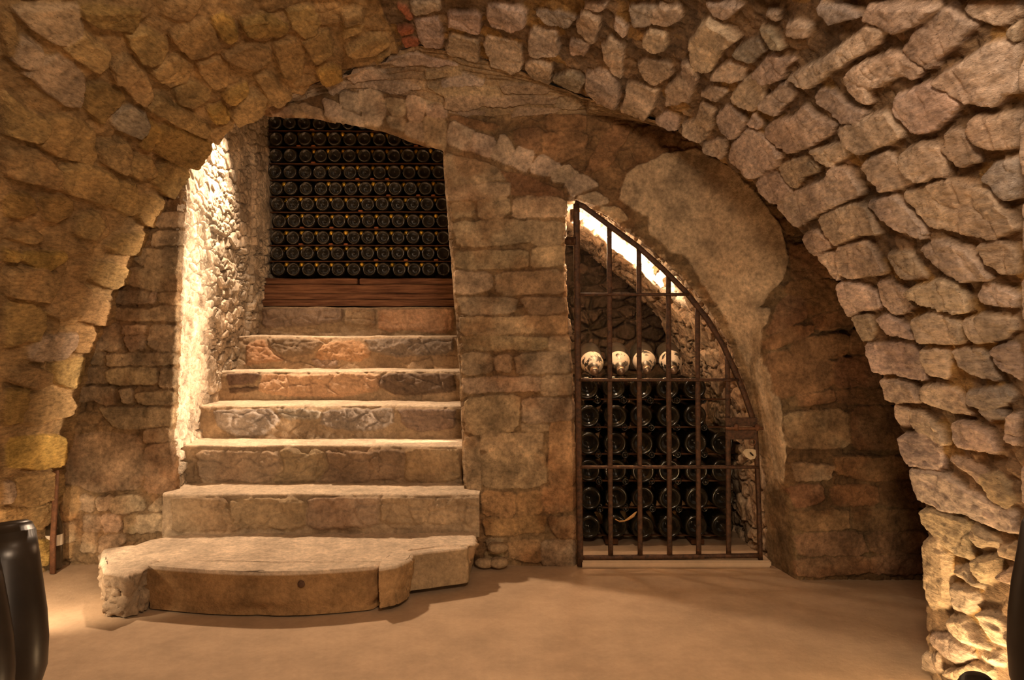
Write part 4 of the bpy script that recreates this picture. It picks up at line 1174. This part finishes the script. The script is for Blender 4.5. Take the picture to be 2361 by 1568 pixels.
# ------------------------------------------------------------------ wrought iron gate
GY = 3.30
gate = link('iron_gate', None); gate.location = tuple(at(1545, 1290, GY)); gate['label'] = 'rusty wrought iron barred gate with a curved top closing the bottle niche'; gate['category'] = 'gate'
bpy.context.view_layer.update()
def gpart(name, pts, w, d=.014, mat=None, seed=1, dy=0):
    P_ = [at(x, y, GY + dy) for x, y in pts]; Q = []
    for a, b in zip(P_[:-1], P_[1:]):
        n = max(2, int((b - a).length / .04)); Q += [a.lerp(b, i / n) for i in range(n)]
    Q.append(P_[-1]); bm = bmesh.new(); bar(bm, Q, w, d, seed=seed)
    return child(name, bm_mesh(name, bm, mat or M_IRON), gate)
gpart('hinge_stile', [(1329, 470), (1331, 700), (1334, 1000), (1338, 1305)], .026, .02)
ARC = [(1325, 468), (1345, 476), (1400, 517), (1470, 568), (1530, 622), (1580, 672), (1630, 735), (1665, 792), (1692, 850), (1715, 905), (1732, 955), (1738, 975)]
def arcy(x): return float(np.interp(x, [p[0] for p in ARC], [p[1] for p in ARC]))
gpart('curved_top_rail', ARC, .022, .018)
gpart('lock_stile', [(1740, 965), (1746, 1080), (1750, 1180), (1753, 1290)], .018, .02)
gpart('bottom_rail', [(1336, 1286), (1550, 1284), (1755, 1281)], .018, .018)
for k, (y, xa, xb) in enumerate(((679, 1335, 1588), (876, 1335, 1702), (1077, 1338, 1748))):
    gpart('cross_rail', [(xa, y), ((xa + xb) / 2, y), (xb, y)], .012, .024, dy=-.004, seed=k)
for k, x in enumerate((1405, 1473, 1541, 1608, 1677)):
    gpart('upright_bar', [(x, arcy(x)), (x + 1, 900), (x + 3, 1283)], .020, .012, seed=10 + k)
bm = bmesh.new(); p = at(1318, 556, GY); box(bm, (p.x, GY + .01, p.z), (.055, .03, .034), .005); box(bm, (p.x + .012, GY, p.z), (.03, .036, .05), .01); child('hinge', bm_mesh('hinge', bm, M_IRON), gate)
a, b = at(1671, 962, GY), at(1744, 982, GY)
bm = bmesh.new(); box(bm, ((a.x + b.x) / 2, GY - .012, (a.z + b.z) / 2), (b.x - a.x, .012, a.z - b.z), .002); child('bolt_plate', bm_mesh('bolt_plate', bm, M_IRON, False), gate)
a, b = at(1671, 990, GY), at(1738, 1012, GY)
bm = bmesh.new(); box(bm, ((a.x + b.x) / 2, GY - .012, (a.z + b.z) / 2), (b.x - a.x, .012, a.z - b.z), .002); child('bolt_plate', bm_mesh('bolt_plate', bm, M_IRON, False), gate)
a, b = at(1670, 986, GY), at(1756, 985, GY)
bm = bmesh.new(); r = bmesh.ops.create_cone(bm, cap_ends=True, segments=12, radius1=.0065, radius2=.0065, depth=(b - a).length)['verts']
bmesh.ops.rotate(bm, cent=(0, 0, 0), matrix=Matrix.Rotation(math.pi / 2, 3, 'Y'), verts=r); bmesh.ops.translate(bm, vec=((a.x + b.x) / 2, GY - .024, a.z), verts=r); child('sliding_bolt', bm_mesh('sliding_bolt', bm, M_RUST), gate)
for x in (1694, 1742):
    p = at(x, 984, GY); bm = bmesh.new(); box(bm, (p.x, GY - .022, p.z), (.020, .028, .026), .004); child('bolt_keeper', bm_mesh('bolt_keeper', bm, M_RUST), gate)
p = at(1731, 1018, GY); bm = bmesh.new(); N1, N2 = 20, 8
vs = [[bm.verts.new((p.x + (.013 + .0025 * math.cos(v)) * math.cos(u), GY - .022 + .0025 * math.sin(v), p.z + (.013 + .0025 * math.cos(v)) * math.sin(u))) for v in np.linspace(0, 2 * math.pi, N2, endpoint=False)] for u in np.linspace(0, 2 * math.pi, N1, endpoint=False)]
for i in range(N1):
    for j in range(N2): bm.faces.new((vs[i][j], vs[(i + 1) % N1][j], vs[(i + 1) % N1][(j + 1) % N2], vs[i][(j + 1) % N2]))
bpy.context.view_layer.update(); child('ring', bm_mesh('ring', bm, M_RUST), [c for c in gate.children if c.name.startswith('bolt_plate')][-1])
# enamel key plate
ol = [(1712, 1043), (1718, 1036), (1730, 1035), (1742, 1037), (1744, 1050), (1740, 1058), (1730, 1060), (1720, 1054)]
bm = bmesh.new(); f = [bm.verts.new(at(x, y, GY - .016)) for x, y in ol]; g = [bm.verts.new(at(x, y, GY - .010)) for x, y in ol]
bm.faces.new(f); bm.faces.new(g[::-1])
for i in range(8): bm.faces.new((f[i], g[i], g[(i + 1) % 8], f[(i + 1) % 8]))
bmesh.ops.recalc_face_normals(bm, faces=bm.faces); kp_ = child('key_plate', bm_mesh('key_plate', bm, M_PLATE, False), gate); kp_['label'] = 'pale enamelled oval key plate'
p = at(1733, 1047, GY - .018); bm = bmesh.new(); box(bm, (0, 0, 0), (.007, .004, .022), .002, rot=Matrix.Rotation(-.8, 3, 'Y')); bmesh.ops.translate(bm, vec=p, verts=bm.verts); bpy.context.view_layer.update(); child('keyhole', bm_mesh('keyhole', bm, M_IRON), kp_)
# dry leaf caught in the bars
bm = bmesh.new(); lf = [(1418, 1197), (1428, 1202), (1440, 1201), (1452, 1194), (1462, 1187), (1468, 1180)]; wd = [2, 3, 3, 7, 9, 2]
top = [bm.verts.new(at(x, y - w_ / 2, GY - .012 - .004 * math.sin(i))) for i, ((x, y), w_) in enumerate(zip(lf, wd))]; bot = [bm.verts.new(at(x, y + w_ / 2, GY - .008)) for (x, y), w_ in zip(lf, wd)]
for i in range(5): bm.faces.new((top[i], top[i + 1], bot[i + 1], bot[i]))
o = link('dry_leaf', bm_mesh('dry_leaf', bm, M_PAPER)); o['label'] = 'curled dry leaf caught on the lower bars of the gate'; o['category'] = 'leaf'
sm = o.modifiers.new('thick', 'SOLIDIFY'); sm.thickness = .0015

# ------------------------------------------------------------------ lamps one can find
def lamp_fix(loc, label, rot=0):
    root = link('wall_lamp', None); root.location = loc; root['label'] = label; root['category'] = 'lamp'
    bm = bmesh.new(); lathe(bm, [(0, -.012), (.03, -.012), (.032, 0), (.03, .006), (0, .006)], 20, Matrix.Rotation(math.pi / 2, 4, 'Y')); link('lamp_base', bm_mesh('lamp_base', bm, M_IRON), root)
    bm = bmesh.new(); bmesh.ops.create_uvsphere(bm, u_segments=16, v_segments=10, radius=.017); bmesh.ops.translate(bm, vec=(.030, 0, 0), verts=bm.verts); link('lamp_bulb', bm_mesh('lamp_bulb', bm, M_BULB), root)
M_BULB = emit_mat('glowing_bulb', (1, .72, .42), 40)
lamp_fix((.268, 3.44, 1.50), 'glowing bulb on the pillar side inside the gated niche')

# ------------------------------------------------------------------ rusty stake and bottle by the left wall
sp = at(122, 1306, 3.2); tp = at(129, 1085, 3.2)
bm = bmesh.new(); bar(bm, [Vector((sp.x, 3.2, 0)), Vector((sp.x, 3.2, sp.z + .1)), tp.lerp(sp, .4), tp], .020, .016); o = link('iron_stake', bm_mesh('iron_stake', bm, M_RUST)); o['label'] = 'thin rusty upright iron stake against the left wall'; o['category'] = 'stake'
bm = bmesh.new(); lathe(bm, [(0, .0), (.026, 0), (.034, .006), (.035, .02), (.035, .17), (.03, .20), (.018, .24), (.013, .27), (.012, .33), (.014, .331), (.014, .34), (0, .34)], 28)
gb = link('glass_bottle', bm_mesh('glass_bottle', bm, simple_mat('brown_clear_glass', (.05, .035, .02), .06, noise=.2, spec=.9))); q = at(124, 1290, 3.255); gb.location = (q.x, 3.255, .004); gb['label'] = 'slim shiny glass bottle standing behind the rusty stake'; gb['category'] = 'bottle'
bm = bmesh.new(); lathe(bm, [(.0358, .10), (.0358, .145)], 28); link('paper_band', bm_mesh('paper_band', bm, simple_mat('white_band', (.75, .66, .52), .6, noise=.1)), gb)['label'] = 'white band round the bottle'

# ------------------------------------------------------------------ bottles standing neck down in racks beside the photographer
def fg_bottle(label, base, shoulder, radii, seed):
    base, shoulder = Vector(base), Vector(shoulder); d = (shoulder - base).normalized(); L = (shoulder - base).length; R = radii[0]
    pr = [(0, .022), (.22 * R, .020), (.5 * R, .008), (.62 * R, .001), (.74 * R, -.001), (.9 * R, .003), (.99 * R, .012)]
    pr += [(radii[i], L * (i + .35) / (len(radii) - .5)) for i in range(len(radii))]
    rl = radii[-1]; pr += [(rl * .78, L + .02), (rl * .5, L + .06), (.018, L + .10), (.0145, L + .16), (.0145, L + .20), (.0165, L + .202), (.0165, L + .215), (0, L + .215)]
    bm = bmesh.new(); lathe(bm, pr, 48, Matrix.Translation(base) @ d.to_track_quat('Z', 'Y').to_matrix().to_4x4())
    o = link('upturned_bottle', bm_mesh('upturned_bottle', bm, M_GLASS_FG)); o['label'] = label; o['category'] = 'bottle'; return o, d, base + d * (L + .10)
o1, d1, n1 = fg_bottle('dark upturned bottle at the left, its hollow base fully in view', at(3, 1207, .98), at(18, 1560, .955), [.0370, .0400, .0425, .0450, .0455, .0425], 1)
o2, d2, n2 = fg_bottle('dark upturned bottle at the far left, cut by the photo edge', at(-92, 1262, .90), at(-74, 1640, .87), [.0370, .041, .0445, .0475, .0475, .044], 2)
o3, d3, n3 = fg_bottle('greyish upturned bottle cut by the right edge of the photo', at(2440, 1190, .95), at(2425, 1590, .92), [.0375, .041, .0455, .0475, .047, .043], 3)
o4, d4, n4 = fg_bottle('upturned bottle showing only its base at the bottom right', at(2252, 1566, .90), at(2262, 1800, .82), [.020, .024, .028, .03, .03, .03], 4)
def riddling(label, cx, cy, z0, z1, w_, necks):
    root = link('riddling_rack', None); root.location = (cx, cy, 0); root['label'] = label; root['category'] = 'bottle rack'
    for sgn, tag_ in ((-1, 'front_board'), (1, 'rear_board')):
        bm = bmesh.new(); hgt = z1; ang = sgn * .16
        box(bm, (0, 0, hgt / 2), (w_, .022, hgt), .003); bmesh.ops.rotate(bm, cent=(0, 0, hgt), matrix=Matrix.Rotation(-ang, 3, 'X'), verts=bm.verts)
        zz0 = min(v.co.z for v in bm.verts); bmesh.ops.translate(bm, vec=(0, 0, -zz0), verts=bm.verts)
        link('board', bm_mesh('board', bm, M_WOOD, False), root)
riddling('low wooden riddling rack holding the upturned bottles at the left', n1.x - .05, n1.y + .01, 0, .40, .36, None)
riddling('low wooden riddling rack holding the upturned bottles at the right', n3.x - .03, n3.y + .01, 0, .36, .34, None)
